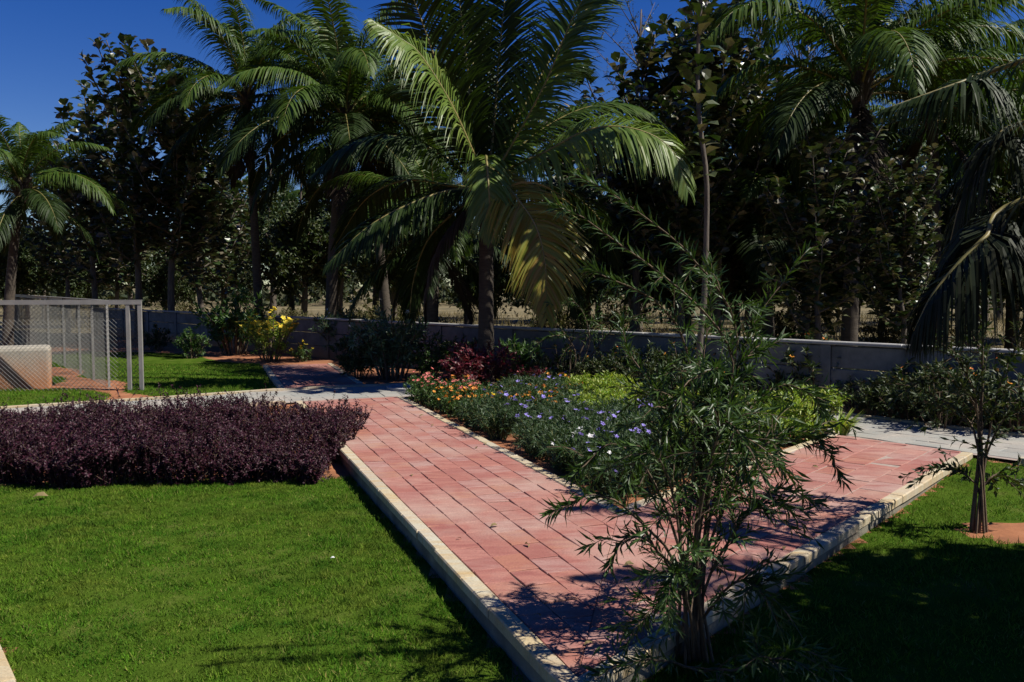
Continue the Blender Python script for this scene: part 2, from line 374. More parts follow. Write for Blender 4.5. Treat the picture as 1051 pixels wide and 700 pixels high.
def riser(name, p, d, n, s0, s1, z0, z1):
    m = MB(); q = [p+d*a+n*b for a, b in ((s0, .012), (s1, .012), (s1, KW), (s0, KW))]; V = [(*x, z0) for x in q]+[(*x, z1) for x in q]
    F = [[0, 1, 5, 4], [1, 2, 6, 5], [2, 3, 7, 6], [3, 0, 4, 7], [4, 5, 6, 7]]
    if cross2(d, n) < 0: F = [f[::-1] for f in F]
    m.add(V, F); return tag(m.build(name, M['riser']), kind='structure')
def kerb_row(mb, p, d, n, s0, s1, z0, z1, seg=.45):
    s = s0
    while s < s1-.02:
        l = min(seg*RNG.uniform(.8, 1.25), s1-s); a, b = s+.002, s+l-.002
        j = RNG.normal(0, .003, 2); e = .008
        def P(ss, tt, z): q = p+d*ss+n*tt; return (q[0], q[1], z)
        tz = z1+RNG.normal(0, .002)
        ring = [(a, j[0]), (b, j[0]), (b, KW-.003), (a, KW-.003)]
        cs, ct = (a+b)/2, KW/2
        V = [P(x, y, z0) for x, y in ring] + [P(x, y, tz-e) for x, y in ring] + [P(cs+(x-cs)*(1-2*e/max(.02, b-a)), ct+(y-ct)*(1-2*e/KW), tz) for x, y in ring]
        F = [[k*4+i, k*4+(i+1) % 4, k*4+4+(i+1) % 4, k*4+4+i] for k in range(2) for i in range(4)] + [[8, 9, 10, 11]]
        if cross2(d, n) < 0: F = [f[::-1] for f in F]
        mb.add(V, F); s += l

bis_d = nrm(CB-TIP); bis_n = np.array([bis_d[1], -bis_d[0]])   # points to the right leg
nidx = lambda x: int(np.argmin(abs(NE[:, 0]-x)))
e0, e1 = NE[nidx(-3.1)], NE[nidx(-1.0)]; ed = nrm(e1-e0); en = np.array([ed[1], -ed[0]])   # towards the camera
f0, f1 = G(868, 447)[:2], G(998, 465)[:2]; fd = nrm(f1-f0); fn = np.array([fd[1], -fd[0]])
if fn[1] > 0: fn = -fn
sT = float((TIP-pL) @ dL)
sTR = float((TIP-pR) @ dR)
mb = MB()
pave_leg(mb, pL, dL, nL, sT-1, sT+11, KW, WL-KW, .19, (.20, .30), 0, [(e0+en*.02, en), (TIP, -bis_n)])
pave_leg(mb, pR, dR, nR, sTR-1, sTR+8.5, KW, WR-KW, .26, (.24, .34), 0, [(f0+fn*.02, fn), (TIP, bis_n)])
tag(mb.build('red_path', M['red']), kind='structure')
mb = MB()
def base_poly(pts, z, z0): 
    a = np.array(pts); k = len(a)
    if np.dot(a[:, 0], np.roll(a[:, 1], -1))-np.dot(a[:, 1], np.roll(a[:, 0], -1)) < 0: a = a[::-1]
    V = np.vstack([np.c_[a, np.full(k, z0)], np.c_[a, np.full(k, z)]])
    mb.add(V, [[i, (i+1) % k, k+(i+1) % k, k+i] for i in range(k)]); mb.F.append(np.array([[mb.n-k+i for i in range(k)]]))
def hit(p, d, q, e): return p + d*(cross2(q-p, e)/cross2(d, e))
i_ = .02
LA = hit(pL+nL*i_, dL, e0, ed); LB = hit(pL+nL*(WL-i_), dL, e0, ed)
RA = hit(pR+nR*i_, dR, f0, fd); RB = hit(pR+nR*(WR-i_), dR, f0, fd)
TI = hit(pL+nL*i_, dL, pR+nR*i_, dR); CI = hit(pL+nL*(WL-i_), dL, pR+nR*(WR-i_), dR)
base_poly([TI, CI, LB, LA], -.009, -.45); 
tag(mb.build('path_bedding', M['grout']), kind='structure')
mb = MB(); base_poly([TI+bis_n*.001, RA, RB, CI+bis_n*.001], -.005, -.45); tag(mb.build('path_bedding', M['pale_grout']), kind='structure')  # right leg's joints paler: light reflected off them is put into the colour
mb = MB()
kerb_row(mb, pL, dL, nL, sT+KW*.6, float((LA-pL) @ dL), -.05, .006)
kerb_row(mb, pL+nL*WL, dL, -nL, float((CB-pL) @ dL), float((LB-pL) @ dL), -.3, .006)
kerb_row(mb, pR, dR, nR, sTR+KW*.6, float((RA-pR) @ dR), -.05, .006)
kerb_row(mb, pR+nR*WR, dR, -nR, float((CB-pR) @ dR)+KW, float((RB-pR) @ dR), -.3, .006)
tag(mb.build('kerb', M['yellow']), kind='structure')
riser('kerb_riser', pL, dL, nL, sT+.05, float((LA-pL) @ dL), -.45, -.052); riser('kerb_riser', pR, dR, nR, sTR+.05, float((RA-pR) @ dR), -.45, -.052)

# grey path sweeping across behind the bed
mb = MB(); z = -.012
seg = np.r_[0, np.cumsum(np.linalg.norm(np.diff(FE, axis=0), axis=1))]
def gp(s, t): 
    x = np.array([np.interp(s, seg, FE[:, 0]), np.interp(s, seg, FE[:, 1])]); n = np.array([np.interp(s, seg, GN[:, 0]), np.interp(s, seg, GN[:, 1])])
    return x+n*t
cols = [.11 + k*(GW-.22)/5 for k in range(6)]
for k in range(5):
    s = 0
    while s < seg[-1]-.5:
        l = RNG.uniform(.26, .42)
        paver(mb, [gp(s, cols[k]), gp(s+l, cols[k]), gp(s+l, cols[k+1]), gp(s, cols[k+1])], z, .005); s += l
tag(mb.build('grey_path', M['grey']), kind='structure')
mb = MB(); k = len(FE)
V = np.vstack([np.c_[FE+GN*.03, np.full(k, z-.009)], np.c_[FE+GN*(GW-.03), np.full(k, z-.009)]])
mb.add(V, [[i, i+1, k+i+1, k+i][::-1] for i in range(k-1)]); tag(mb.build('path_bedding', M['pale_grout']), kind='structure')
mb = MB()
for t0_ in (0.0, GW-.105):
    s = 0
    while s < seg[-1]-.6:
        l = RNG.uniform(.35, .55); a, b = s+.003, s+l-.003
        near = gp(a, GW)
        q = [gp(a, t0_), gp(b, t0_), gp(b, t0_+.1), gp(a, t0_+.1)]; q3 = [(*x, -.3) for x in q]+[(*x, .012+RNG.normal(0, .002)) for x in q]
        skip = False
        if t0_ > 1:                                           # the red legs run straight into the grey path
            for (pp, dd, nn, ww, ea) in ((pL, dL, nL, WL, e0), (pR, dR, nR, WR, f0)):
                tt = (near-pp) @ nn; ss = abs(np.dot(near-ea, dd))
                if -.2 < tt < ww+.1 and ss < 1.6: skip = True
        if not skip: mb.add(q3, [[4, 5, 6, 7][::-1], [0, 1, 5, 4][::-1], [1, 2, 6, 5][::-1], [2, 3, 7, 6][::-1], [3, 0, 4, 7][::-1]])
        s += l
tag(mb.build('kerb', M['yellow']), kind='structure')

# red path going on beyond the grey one
qa, qb = G(270, 375)[:2], G(286, 398.6)[:2]; dF = nrm(qa-qb); nF = np.array([dF[1], -dF[0]]); WF = float((G(344, 375)[:2]-qa) @ nF)
fi = int(np.argmin(np.linalg.norm(FE-(qb+nF*WF/2), axis=1))); fp, fnn = FE[fi], -GN[fi]
s0F = -1.5; s1F = float((qa-qb) @ dF)
mb = MB(); pave_leg(mb, qb, dF, nF, s0F, s1F, .1, WF-.1, .2, (.22, .32), .0, [(fp+fnn*.01, fnn), (qa, -dF)]); tag(mb.build('red_path', M['red']), kind='structure')
mb = MB(); q = [qb+dF*s0F+nF*.02, qa+nF*.02, qa+nF*(WF-.02), qb+dF*s0F+nF*(WF-.02)]; q = clip(q, fp+fnn*.01, fnn); base_poly(q, -.009, -.3); tag(mb.build('path_bedding', M['grout']), kind='structure')
mb = MB(); kerb_row(mb, qb, dF, nF, -.05, s1F, -.3, .006); kerb_row(mb, qb+nF*WF, dF, -nF, .35, s1F, -.3, .006); tag(mb.build('kerb', M['yellow']), kind='structure')

# kerb and path in the near left corner
ka, kb = G(18, 700, -.1)[:2], G(0, 660, -.1)[:2]; dK = nrm(kb-ka); nK = np.array([-dK[1], dK[0]])
if nK[0] > 0: nK = -nK
mb = MB(); kerb_row(mb, ka-dK*3, dK, nK, 0, 9, -.45, -.1); tag(mb.build('kerb', M['yellow']), kind='structure')
mb = MB(); pave_leg(mb, ka-dK*3, dK, nK, 0, 9, KW, KW+1.3, .19, (.2, .3), -.106, []); tag(mb.build('red_path', M['red']), kind='structure')

# ================================================================== GROUND, one sheet to the horizon
def sstep(a, b, x): t = np.clip((x-a)/(b-a), 0, 1); return t*t*(3-2*t)
mL, mR = pL+nL*WL/2, pR+nR*WR/2
def zone_height(x, y):
    x = np.asarray(x, float); y = np.asarray(y, float)
    sl_ = (x-mL[0])*nL[0]+(y-mL[1])*nL[1]; sr = (x-mR[0])*nR[0]+(y-mR[1])*nR[1]
    left = -.14 + .09*sstep(8.6, 10.6, y)
    right = -.115 + .065*sstep(5.5, 8.6, y)
    mixlr = sstep(-.6, 1.0, x); low = left*(1-mixlr)+right*mixlr
    inside = (sl_ > 0) & (sr > 0)
    z = np.where(inside, -.05, np.where((sr <= 0) & (sl_ > 0), right, np.where((sl_ <= 0) & (sr > 0), left, low)))
    # beyond the grey path
    z = np.where(y > 12.5 + 0*x, np.maximum(z, -.05), z)
    beyond = sstep(15.2, 17.5, x+y)
    z = z*(1-beyond) + (-.12)*beyond
    return z + .02*np.sin(x*1.3+.4)*np.sin(y*1.1)*.5
def on_lawn(x, y):
    x = np.asarray(x, float); y = np.asarray(y, float)
    sl_ = (x-pL[0])*nL[0]+(y-pL[1])*nL[1]; sr = (x-pR[0])*nR[0]+(y-pR[1])*nR[1]
    sk = (x-ka[0])*nK[0]+(y-ka[1])*nK[1]
    front = (sl_ < -.0) & (sr > -9) & (y < 7.85+.06*np.sin(x*3)-.25*(x < -3.6)) & (sk < 0) & (y > -3)
    fr2 = (sr < 0) & (y > -3)
    gi = np.array([np.argmin((FE[:, 0]-a)**2+(FE[:, 1]-b)**2) for a, b in zip(x.ravel(), y.ravel())]).reshape(x.shape) if x.size < 60000 else None
    if gi is not None:
        gt = (x-FE[gi, 0])*GN[gi, 0]+(y-FE[gi, 1])*GN[gi, 1]
        fr2 &= gt > GW
        sap = np.hypot((x-SAP[0]-.25), (y-SAP[1]+.02)*1.3) > .36+.08*np.sin(5*np.arctan2(y-SAP[1], x-SAP[0]))
        fr2 &= sap
        sf = (x-qb[0])*nF[0]+(y-qb[1])*nF[1]
        back = (gt < -.05) & (sf < -.02) & (x+y < 13.1+.25*np.sin(x*2.2)+.0) & (x > -11) & ((x > -5.45-.75*(y-13.4)) | (np.sin(x*1.7+1)*np.sin(y*1.9+x*.6)+.3*np.sin(x*5+y*4) > -.15)) & (y > 12)
    else: back = fr2 & False
    return (front & (sl_ < 0)) | (fr2 & (x < 9)) | back
SAP = G(1003, 545, -.11)
def axis(lo, hi, st):
    core = np.arange(lo, hi+st/2, st); g = []
    d, c = st, 0.0
    while c < 3000: d *= 1.35; c += d; g.append(c)
    g = np.array(g); return np.r_[lo-g[::-1], core, hi+g]
xs, ys = axis(-13, 9.5, .125), axis(-2, 24, .125)
X, Y = np.meshgrid(xs, ys); Z = zone_height(X, Y) + RNG.normal(0, .003, X.shape)
far = np.hypot(X, Y-10) > 60; Z[far] = -.12
nx, ny = len(xs), len(ys)
ii = (np.arange(ny-1)[:, None]*nx + np.arange(nx-1)[None, :]).ravel()
F = np.stack([ii, ii+1, ii+nx+1, ii+nx], 1)
cx, cyy = (X[:-1, :-1]+X[1:, 1:]).ravel()/2, (Y[:-1, :-1]+Y[1:, 1:]).ravel()/2
near = (np.abs(cx) < 13) & (cyy < 22) & (cyy > -3); mi = np.zeros(len(cx), int)
idx = np.where(near)[0]
for ch in np.array_split(idx, 12): mi[ch] = np.where(on_lawn(cx[ch], cyy[ch]), 1, 0)
mi[(cx+cyy > 16.1) | (cx > 12.9) | (cx < -13)] = 2
mb = MB(); mb.add(np.stack([X.ravel(), Y.ravel(), Z.ravel()], 1), F)
tag(mb.build('ground', [M['soil'], M['turf'], M['field']], smooth=True, matidx=mi), kind='structure')

# ------------------------------------------------------------------ lawn blades
def blades(mb, P, h, wd, lean=.55):
    n = len(P); a = RNG.uniform(0, 2*math.pi, n); d = np.stack([np.cos(a), np.sin(a), np.zeros(n)], 1)
    ln_ = RNG.normal(0, lean, (n, 3)); ln_[:, 2] = 1; tip = nrm(ln_)*h[:, None]
    V = np.stack([P-d*wd[:, None]/2, P+d*wd[:, None]/2, P+tip], 1).reshape(-1, 3)
    mb.add(V, np.arange(n*3).reshape(-1, 3))
def scatter(n, lo, hi):
    x = RNG.uniform(lo[0], hi[0], n); y = RNG.uniform(lo[1], hi[1], n)
    keep = np.zeros(n, bool)
    for ch in np.array_split(np.arange(n), max(1, n//40000)): keep[ch] = on_lawn(x[ch], y[ch])
    return x[keep], y[keep]
def lawn(name, n, lo, hi, hh, ww):
    x, y = scatter(n, lo, hi); mb = MB()
    tuft = .8+.3*np.sin(x*3.1+np.sin(y*2.3)*2)*np.sin(y*2.7+1)+.45*np.sin(x*23+2*np.sin(y*9))*np.sin(y*27+2*np.sin(x*11+1)); tuft = np.clip(tuft, .6, 1.4)
    P = np.stack([x, y, zone_height(x, y)-.004], 1)
    blades(mb, P, hh*RNG.uniform(.55, 1.3, len(x))*tuft, ww*RNG.uniform(.6, 1.4, len(x)), .85)
    return tag(mb.build(name, M['grass']), kind='stuff')
lawn('lawn_grass', 480000, (-4.8, 2.6), (1.2, 8.3), .034, .0065)
lawn('lawn_grass', 150000, (.6, 2.8), (6.2, 9.0), .042, .007)
lawn('lawn_grass', 120000, (-11.5, 12), (-3, 18.5), .05, .012)
# dry grass beyond the wall
n = 60000; yy = 13+RNG.power(1.3, n)*40; xx = RNG.uniform(-1, 1, n)*(yy*.62+2); k = xx+yy > 17.0; xx, yy = xx[k], yy[k]
cl = np.sin(xx*.9+2*np.sin(yy*.5))*np.sin(yy*.7+xx*.3); k = cl+RNG.normal(0, .4, len(xx)) > -.1; xx, yy = xx[k], yy[k]
mb = MB(); blades(mb, np.stack([xx, yy, np.full(len(xx), -.13)], 1), RNG.uniform(.15, .55, len(xx)), RNG.uniform(.012, .03, len(xx)), .4)
tag(mb.build('dry_grass', M['dry']), kind='stuff')

# ================================================================== WALL of precast planks along x + y = 16
wall = empty('garden_wall', (0, 16, -.12), R(-45)); tag(wall, 'low grey wall of precast concrete planks and posts behind the garden beds', 'wall')
for i in range(-10, 8):                                       # bays of 2 m, local x runs right and towards the camera
    a = i*2.0
    pm = MB(); box(pm, (a-.07, -.06, -.3), (a+.07, .06, .937), bev=.008); pm.build('post', M['wall'], wall)
    if i < 7:
        bm = MB()
        for r in range(3):
            z0 = .02+r*.305; tz = RNG.normal(0, .004)
            box(bm, (a+.073, -.035+tz, z0), (a+1.927, .03+tz, z0+.296), bev=.012)
        bm.build('panel', M['wall'], wall)
cm = MB()
for i in range(-10, 7): box(cm, (i*2.0-.996, -.075, .94), (i*2.0+.996, .075, .985), bev=.01)
cm.build('coping', M['conc'], wall)

# ================================================================== ENCLOSURE: chain link fence and block
def chain_fence(name, a, b, z0, h, posts, label, cell=.07, rail=True, pw=.028):
    a, b = np.array(a, float), np.array(b, float); d = b-a; Ln = np.linalg.norm(d); ang = math.atan2(d[1], d[0])
    f = empty(name, (a[0], a[1], z0), ang); tag(f, label, 'fence')
    for s in posts:
        m = MB(); box(m, (s-pw, -pw, -.3), (s+pw, pw, h), bev=.004); m.build('post', M['metal'], f)
    if rail:
        m = MB(); box(m, (-.03, -.033, h-.06), (Ln+.03, -.0285, h)) ; box(m, (-.03, -.028, h+.002), (Ln+.03, .032, h+.012)); m.build('top_rail', M['metal'], f)
    m = MB(); H = h-.08
    s = -H
    while s < Ln:
        for sg in (1, -1):
            u0, u1 = max(s, 0), min(s+H, Ln)
            if u1-u0 < .02: continue
            v0, v1 = (u0-s), (u1-s)
            if sg < 0: v0, v1 = H-v0, H-v1
            p, q = np.array([u0, .02*sg*.1+.034, v0+.02]), np.array([u1, .02*sg*.1+.034, v1+.02])
            tube(m, [p, q], .0026, 3, cap=False)
        s += cell
    m.build('wire_mesh', M['wire'], f)
    return f
fz = -.06
A = G(146, 401, fz)[:2]; 
chain_fence('chain_link_fence', (A[0]-6.2, A[1]-.75), A, fz, 1.43, [6.24, 6.06, 4.0, 2.0, .0], 'grey chain link fence with a level top rail and double end post above the hedge')
B0, B1 = G(112, 398, fz)[:2], G(12, 352, fz)[:2]
LB_ = float(np.linalg.norm(B1-B0))
chain_fence('chain_link_fence', B0, B1, fz, 1.42, [0, 1.3, 2.6, 4.4, 6.5, LB_], 'chain link fence with close posts running back behind the concrete block', pw=.018)
bl = MB(); W2, H2, b = .42, .68, .05
def rr(w_, d_, r, z):
    o = []
    for cx_, cy_, a0 in ((w_-r, d_-r, 0), (-w_+r, d_-r, 90), (-w_+r, -d_+r, 180), (w_-r, -d_+r, 270)):
        for k in range(5): a = R(a0+k*22.5); o.append((cx_+r*math.cos(a), cy_+r*math.sin(a), z))
    return o
rings = [rr(.45, .33, .06, -.15), rr(.45, .33, .06, H2-.06), rr(.435, .315, .06, H2-.02), rr(.40, .28, .05, H2)]
V = np.concatenate([np.array(r) for r in rings]); k = 20
bl.add(V, [[r*k+i, r*k+(i+1) % k, (r+1)*k+(i+1) % k, (r+1)*k+i] for r in range(3) for i in range(k)]); bl.F.append(np.array([list(range(60, 80))]))
bo = bl.build('concrete_block', M['block'], smooth=False); q = G(-8, 404, fz); bo.location = (q[0], q[1]+.8, fz); bo.rotation_euler = (0, 0, R(26))
tag(bo, 'squat pale concrete block stained with red mud behind the chain link fence', 'block')

# round cover on the grey path
cv = MB(); a = np.linspace(0, 2*math.pi, 28, endpoint=False)
prof = [(.42, -.02), (.42, .03), (.40, .04), (.34, .04), (.33, .025), (.05, .028)]
V = np.concatenate([np.stack([r*np.cos(a), r*np.sin(a), np.full(28, z_)], 1) for r, z_ in prof])
cv.add(V, [[j*28+i, j*28+(i+1) % 28, (j+1)*28+(i+1) % 28, (j+1)*28+i] for j in range(len(prof)-1) for i in range(28)]); cv.F.append(np.array([list(range(5*28, 6*28))]))
co = cv.build('round_cover', M['conc'], smooth=False); q = G(424, 398, 0); co.location = (q[0], q[1], -.005)
tag(co, 'round concrete cover lying on the grey path beside the red shrub', 'cover')

# ================================================================== PALMS
def frond_mesh(pts, npair=70, L=.75, W=.04, fwd=.75, droop=.6, up=(0, 0, 1), vee=.35, mat_='frond', bare=.12, seed=0, twist=0.0, tear=.08, thick=.03):
    """leaflets and midrib of one frond whose midrib follows pts"""
    rg = np.random.default_rng(seed)
    c = smooth_curve(pts, 60); t = np.repeat(np.linspace(bare, .995, npair), 2); side = np.tile([1.0, -1.0], npair)
    t = np.clip(t + rg.normal(0, .003, len(t)), 0, 1); keep = rg.random(len(t)) > tear; t, side = t[keep], side[keep]
    q = t*59; i = np.minimum(q.astype(int), 58); f = (q-i)[:, None]; P = c[i]*(1-f)+c[i+1]*f; T = nrm(c[i+1]-c[i])
    upv = np.array(up, float); S = nrm(np.cross(T, upv)+1e-6); U = np.cross(S, T)
    if twist: 
        a = twist*t; S, U = S*np.cos(a)[:, None]+U*np.sin(a)[:, None], U*np.cos(a)[:, None]-S*np.sin(a)[:, None]
    prof = np.clip(np.minimum(.45+2.6*(t-bare), 1.0)*np.minimum(1, .22+2.1*(1-t)), .12, 1)
    ln_ = L*prof*rg.uniform(.85, 1.1, len(t)); fw = fwd + 1.1*np.clip((t-.7)/.3, 0, 1)
    d0 = nrm(S*side[:, None] + T*fw[:, None] + U*vee + rg.normal(0, .07, (len(t), 3)))
    g = np.array([0, 0, -1.0]); dr = droop*rg.uniform(.7, 1.3, len(t))
    pts_ = [P]; cur = P
    for k in range(4):
        d = nrm(d0 + g*dr[:, None]*(.15+.55*k)); cur = cur + d*(ln_/4)[:, None]; pts_.append(cur)
    ws = np.array([.55, 1.0, .85, .55, .06])*W
    Wd = nrm(np.cross(d0, U*.8+S*side[:, None]*.25+rg.normal(0, .18, (len(t), 3))))
    V = np.concatenate([np.stack([p-Wd*w_/2, p+Wd*w_/2], 1) for p, w_ in zip(pts_, ws)], 1)   # n,10,3
    n = len(t); b = (np.arange(n)*10)[:, None]
    F = np.concatenate([b+np.array([[2*k, 2*k+1, 2*k+3, 2*k+2]]) for k in range(4)])
    mb = MB(); mb.add(V.reshape(-1, 3), F)
    rb = MB(); tt = np.linspace(0, 1, 30); cc = smooth_curve(pts, 30); tube(rb, cc, thick*(1-.86*tt**.8), 5)
    return mb.mesh('frond', M[mat_]), rb.mesh('midrib', M['rachis'] if mat_ not in ('frond_dead',) else M['frond_dead'], True)
def arch(L, el, drp):
    """midrib leaving at elevation el, sagging by drp over its length, in the local xz plane"""
    p = [np.zeros(3)]; e = R(el)
    for k in range(6):
        e2 = e - R(drp)*((k+.5)/6)**1.3; p.append(p[-1]+np.array([math.cos(e2), 0, math.sin(e2)])*L/6)
    return p
FR = []
for i, (L, el, dr, mt, lf) in enumerate([(3.6, 76, 55, 'frond', .85), (3.9, 62, 85, 'frond', .95), (4.0, 45, 95, 'frond', .95), (3.9, 28, 95, 'frond', .95), (3.7, 8, 75, 'frond_dark', .9), (3.4, -18, 60, 'frond_dark', .85), (2.8, -45, 40, 'frond_dead', .7)]):
    for v in range(2):
        FR.append((frond_mesh(arch(L, el+v*6, dr+v*12), 125, lf, .040, .75, .8+.35*v, mat_=mt, seed=i*7+v, tear=.06+.06*v), el))
def add_frond(parent, meshes, loc, rz, scale=1.0, rx=0.0):
    o = bpy.data.objects.new('frond', meshes[0]); C.objects.link(o); o.parent = parent; o.location = loc; o.rotation_euler = (rx, 0, rz); o.scale = (scale,)*3
    m = bpy.data.objects.new('midrib', meshes[1]); C.objects.link(m); m.parent = o
    return o
def palm_trunk(parent, h, r0, r1, lean=(0, 0), sides=12):
    n = int(h*14)+8; t = np.linspace(0, 1, n); P = np.stack([lean[0]*t**1.6, lean[1]*t**1.6, -.3+(h+.3)*t], 1)
    r = r0+(r1-r0)*t + r0*.35*np.exp(-t*h/.35); r = r*(1+.05*(np.arange(n) % 2)); r[-2:] *= .8
    mb = MB(); tube(mb, P, r, sides); return mb.build('trunk', M['bark'], parent, smooth=True)
def palm(x, y, zc, label, group=None, nf=20, sc=1.0, lean=(0, 0), seed=0, r0=.15, base=-.12, dead=2, low=True):
    rg = np.random.default_rng(seed); e = empty('coconut_palm', (x, y, base)); tag(e, label, 'palm tree', group)
    h = zc-base; palm_trunk(e, h, r0, r0*.68, lean)
    for i in range(nf):
        u = i/(nf-1); tier = min(5, int(u*5.6)) if low else min(4, int(u*4.6)); k = tier*2+int(rg.integers(2))
        add_frond(e, FR[k][0], (lean[0], lean[1], h-.1-.25*u), i*2.39996+rg.normal(0, .15), sc*rg.uniform(.85, 1.08), rg.normal(0, .12))
    for i in range(dead): add_frond(e, FR[12+i % 2][0], (lean[0], lean[1], h-.4), rg.uniform(0, 6.28), sc*.9, rg.normal(0, .1))
    hb = MB(); a = rg.uniform(0, 6.28, 26)                    # fibrous leaf bases round the top of the trunk
    for j, aa in enumerate(a):
        z_ = h-.55+.55*j/26; p0 = np.array([lean[0]+.09*math.cos(aa), lean[1]+.09*math.sin(aa), z_]); tube(hb, [p0, p0+np.array([.09*math.cos(aa), .09*math.sin(aa), .2]), p0+np.array([.2*math.cos(aa), .2*math.sin(aa), .33])], [.05, .04, .015], 4)
    hb.build('leaf_base', M['bark'], e)
    return e

# --- the big palm in the middle, fronds built one by one (midribs as seen in the photograph, with their own depth)
PX, PY = -.44, 14.75
hero = empty('coconut_palm', (PX, PY, -.05)); tag(hero, 'large young coconut palm in the middle with bent and yellowing fronds, behind the red shrub', 'palm tree')
palm_trunk(hero, 3.35, .135, .11, (.02, 0))
def hp(u, v, dy): p = D(u, v, PY+dy); return p - np.array([PX, PY, -.05])
HF = [  # (pixels with depth offsets), pairs, leaflet length, width, droop, up, material
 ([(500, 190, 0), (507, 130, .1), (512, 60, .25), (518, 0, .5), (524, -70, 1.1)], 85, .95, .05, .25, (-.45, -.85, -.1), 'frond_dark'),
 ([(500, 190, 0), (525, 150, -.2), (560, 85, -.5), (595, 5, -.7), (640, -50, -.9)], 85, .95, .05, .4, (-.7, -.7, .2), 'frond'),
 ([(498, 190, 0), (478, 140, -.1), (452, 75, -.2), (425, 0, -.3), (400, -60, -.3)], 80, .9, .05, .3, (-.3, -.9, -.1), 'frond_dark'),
 ([(500, 190, 0), (487, 160, -.4), (462, 105, -.8), (432, 57, -1.1), (412, 40, -1.25), (384, 22, -1.3)], 85, .98, .045, 1.0, (.3, -.5, .8), 'frond_lit'),
 ([(500, 192, 0), (520, 175, -.2), (560, 156, -.6), (605, 133, -.9), (650, 132, -1.1), (688, 152, -1.2), (706, 195, -1.25)], 105, 1.0, .045, .95, (0, -.65, .8), 'frond_lit'),
 ([(500, 190, 0), (535, 150, .2), (575, 122, .3), (615, 108, .4), (655, 112, .5), (690, 135, .5)], 85, .8, .045, .5, (0, -.3, 1), 'frond'),
 ([(500, 172, 0), (510, 180, -.7), (532, 205, -1.2), (551, 235, -1.45), (560, 275, -1.55), (561, 325, -1.55)], 100, .9, .045, .5, (0, -1, .3), 'frond_yellow'),
 ([(499, 172, 0), (499, 160, -.7), (501, 185, -1.1), (503, 215, -1.15), (504, 245, -1.15)], 60, .62, .042, .8, (0, -1, .4), 'frond_lit'),
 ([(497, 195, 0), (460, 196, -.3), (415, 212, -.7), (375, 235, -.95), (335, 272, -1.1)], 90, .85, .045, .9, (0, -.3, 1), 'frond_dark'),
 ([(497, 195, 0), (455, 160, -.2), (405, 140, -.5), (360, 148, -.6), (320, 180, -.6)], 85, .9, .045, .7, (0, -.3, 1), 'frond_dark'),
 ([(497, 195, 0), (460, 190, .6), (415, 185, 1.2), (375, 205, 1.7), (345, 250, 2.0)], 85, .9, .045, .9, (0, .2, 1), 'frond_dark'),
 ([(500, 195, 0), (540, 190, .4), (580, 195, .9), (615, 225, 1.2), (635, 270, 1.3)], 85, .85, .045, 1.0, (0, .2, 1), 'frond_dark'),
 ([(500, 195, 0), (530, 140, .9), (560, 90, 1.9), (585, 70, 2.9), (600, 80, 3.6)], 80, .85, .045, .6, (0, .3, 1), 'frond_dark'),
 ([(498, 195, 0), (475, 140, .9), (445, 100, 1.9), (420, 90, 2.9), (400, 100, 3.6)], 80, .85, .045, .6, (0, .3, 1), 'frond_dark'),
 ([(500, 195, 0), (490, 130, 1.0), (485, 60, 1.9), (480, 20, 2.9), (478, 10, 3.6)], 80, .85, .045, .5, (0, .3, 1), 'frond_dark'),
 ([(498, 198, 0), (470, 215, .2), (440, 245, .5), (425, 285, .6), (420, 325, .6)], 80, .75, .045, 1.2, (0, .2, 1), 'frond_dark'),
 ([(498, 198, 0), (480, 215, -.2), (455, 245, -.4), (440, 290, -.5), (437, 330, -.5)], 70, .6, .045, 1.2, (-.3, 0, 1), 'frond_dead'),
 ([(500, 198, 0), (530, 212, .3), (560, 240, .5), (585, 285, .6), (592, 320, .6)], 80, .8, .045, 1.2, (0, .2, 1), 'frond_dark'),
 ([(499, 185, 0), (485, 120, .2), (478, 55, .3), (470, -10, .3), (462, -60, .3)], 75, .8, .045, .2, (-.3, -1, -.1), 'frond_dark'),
 ([(500, 185, 0), (535, 115, .4), (572, 50, .8), (612, 0, 1.1), (655, -20, 1.3)], 80, .85, .045, .4, (-.3, -.6, .6), 'frond'),
]
for i, (pp, npr, L, W, drp, up, mt) in enumerate(HF):
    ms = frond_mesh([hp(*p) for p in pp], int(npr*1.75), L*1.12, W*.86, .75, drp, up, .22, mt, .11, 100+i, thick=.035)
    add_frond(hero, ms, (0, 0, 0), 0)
hb = MB()
for j in range(40):
    aa = j*2.4; z_ = 2.7+.6*j/40; p0 = np.array([.1*math.cos(aa), .1*math.sin(aa), z_]); tube(hb, [p0, p0+np.array([.08*math.cos(aa), .08*math.sin(aa), .18]), p0+np.array([.17*math.cos(aa), .17*math.sin(aa), .34])], [.06, .045, .02], 4)
hb.build('leaf_base', M['bark'], hero)

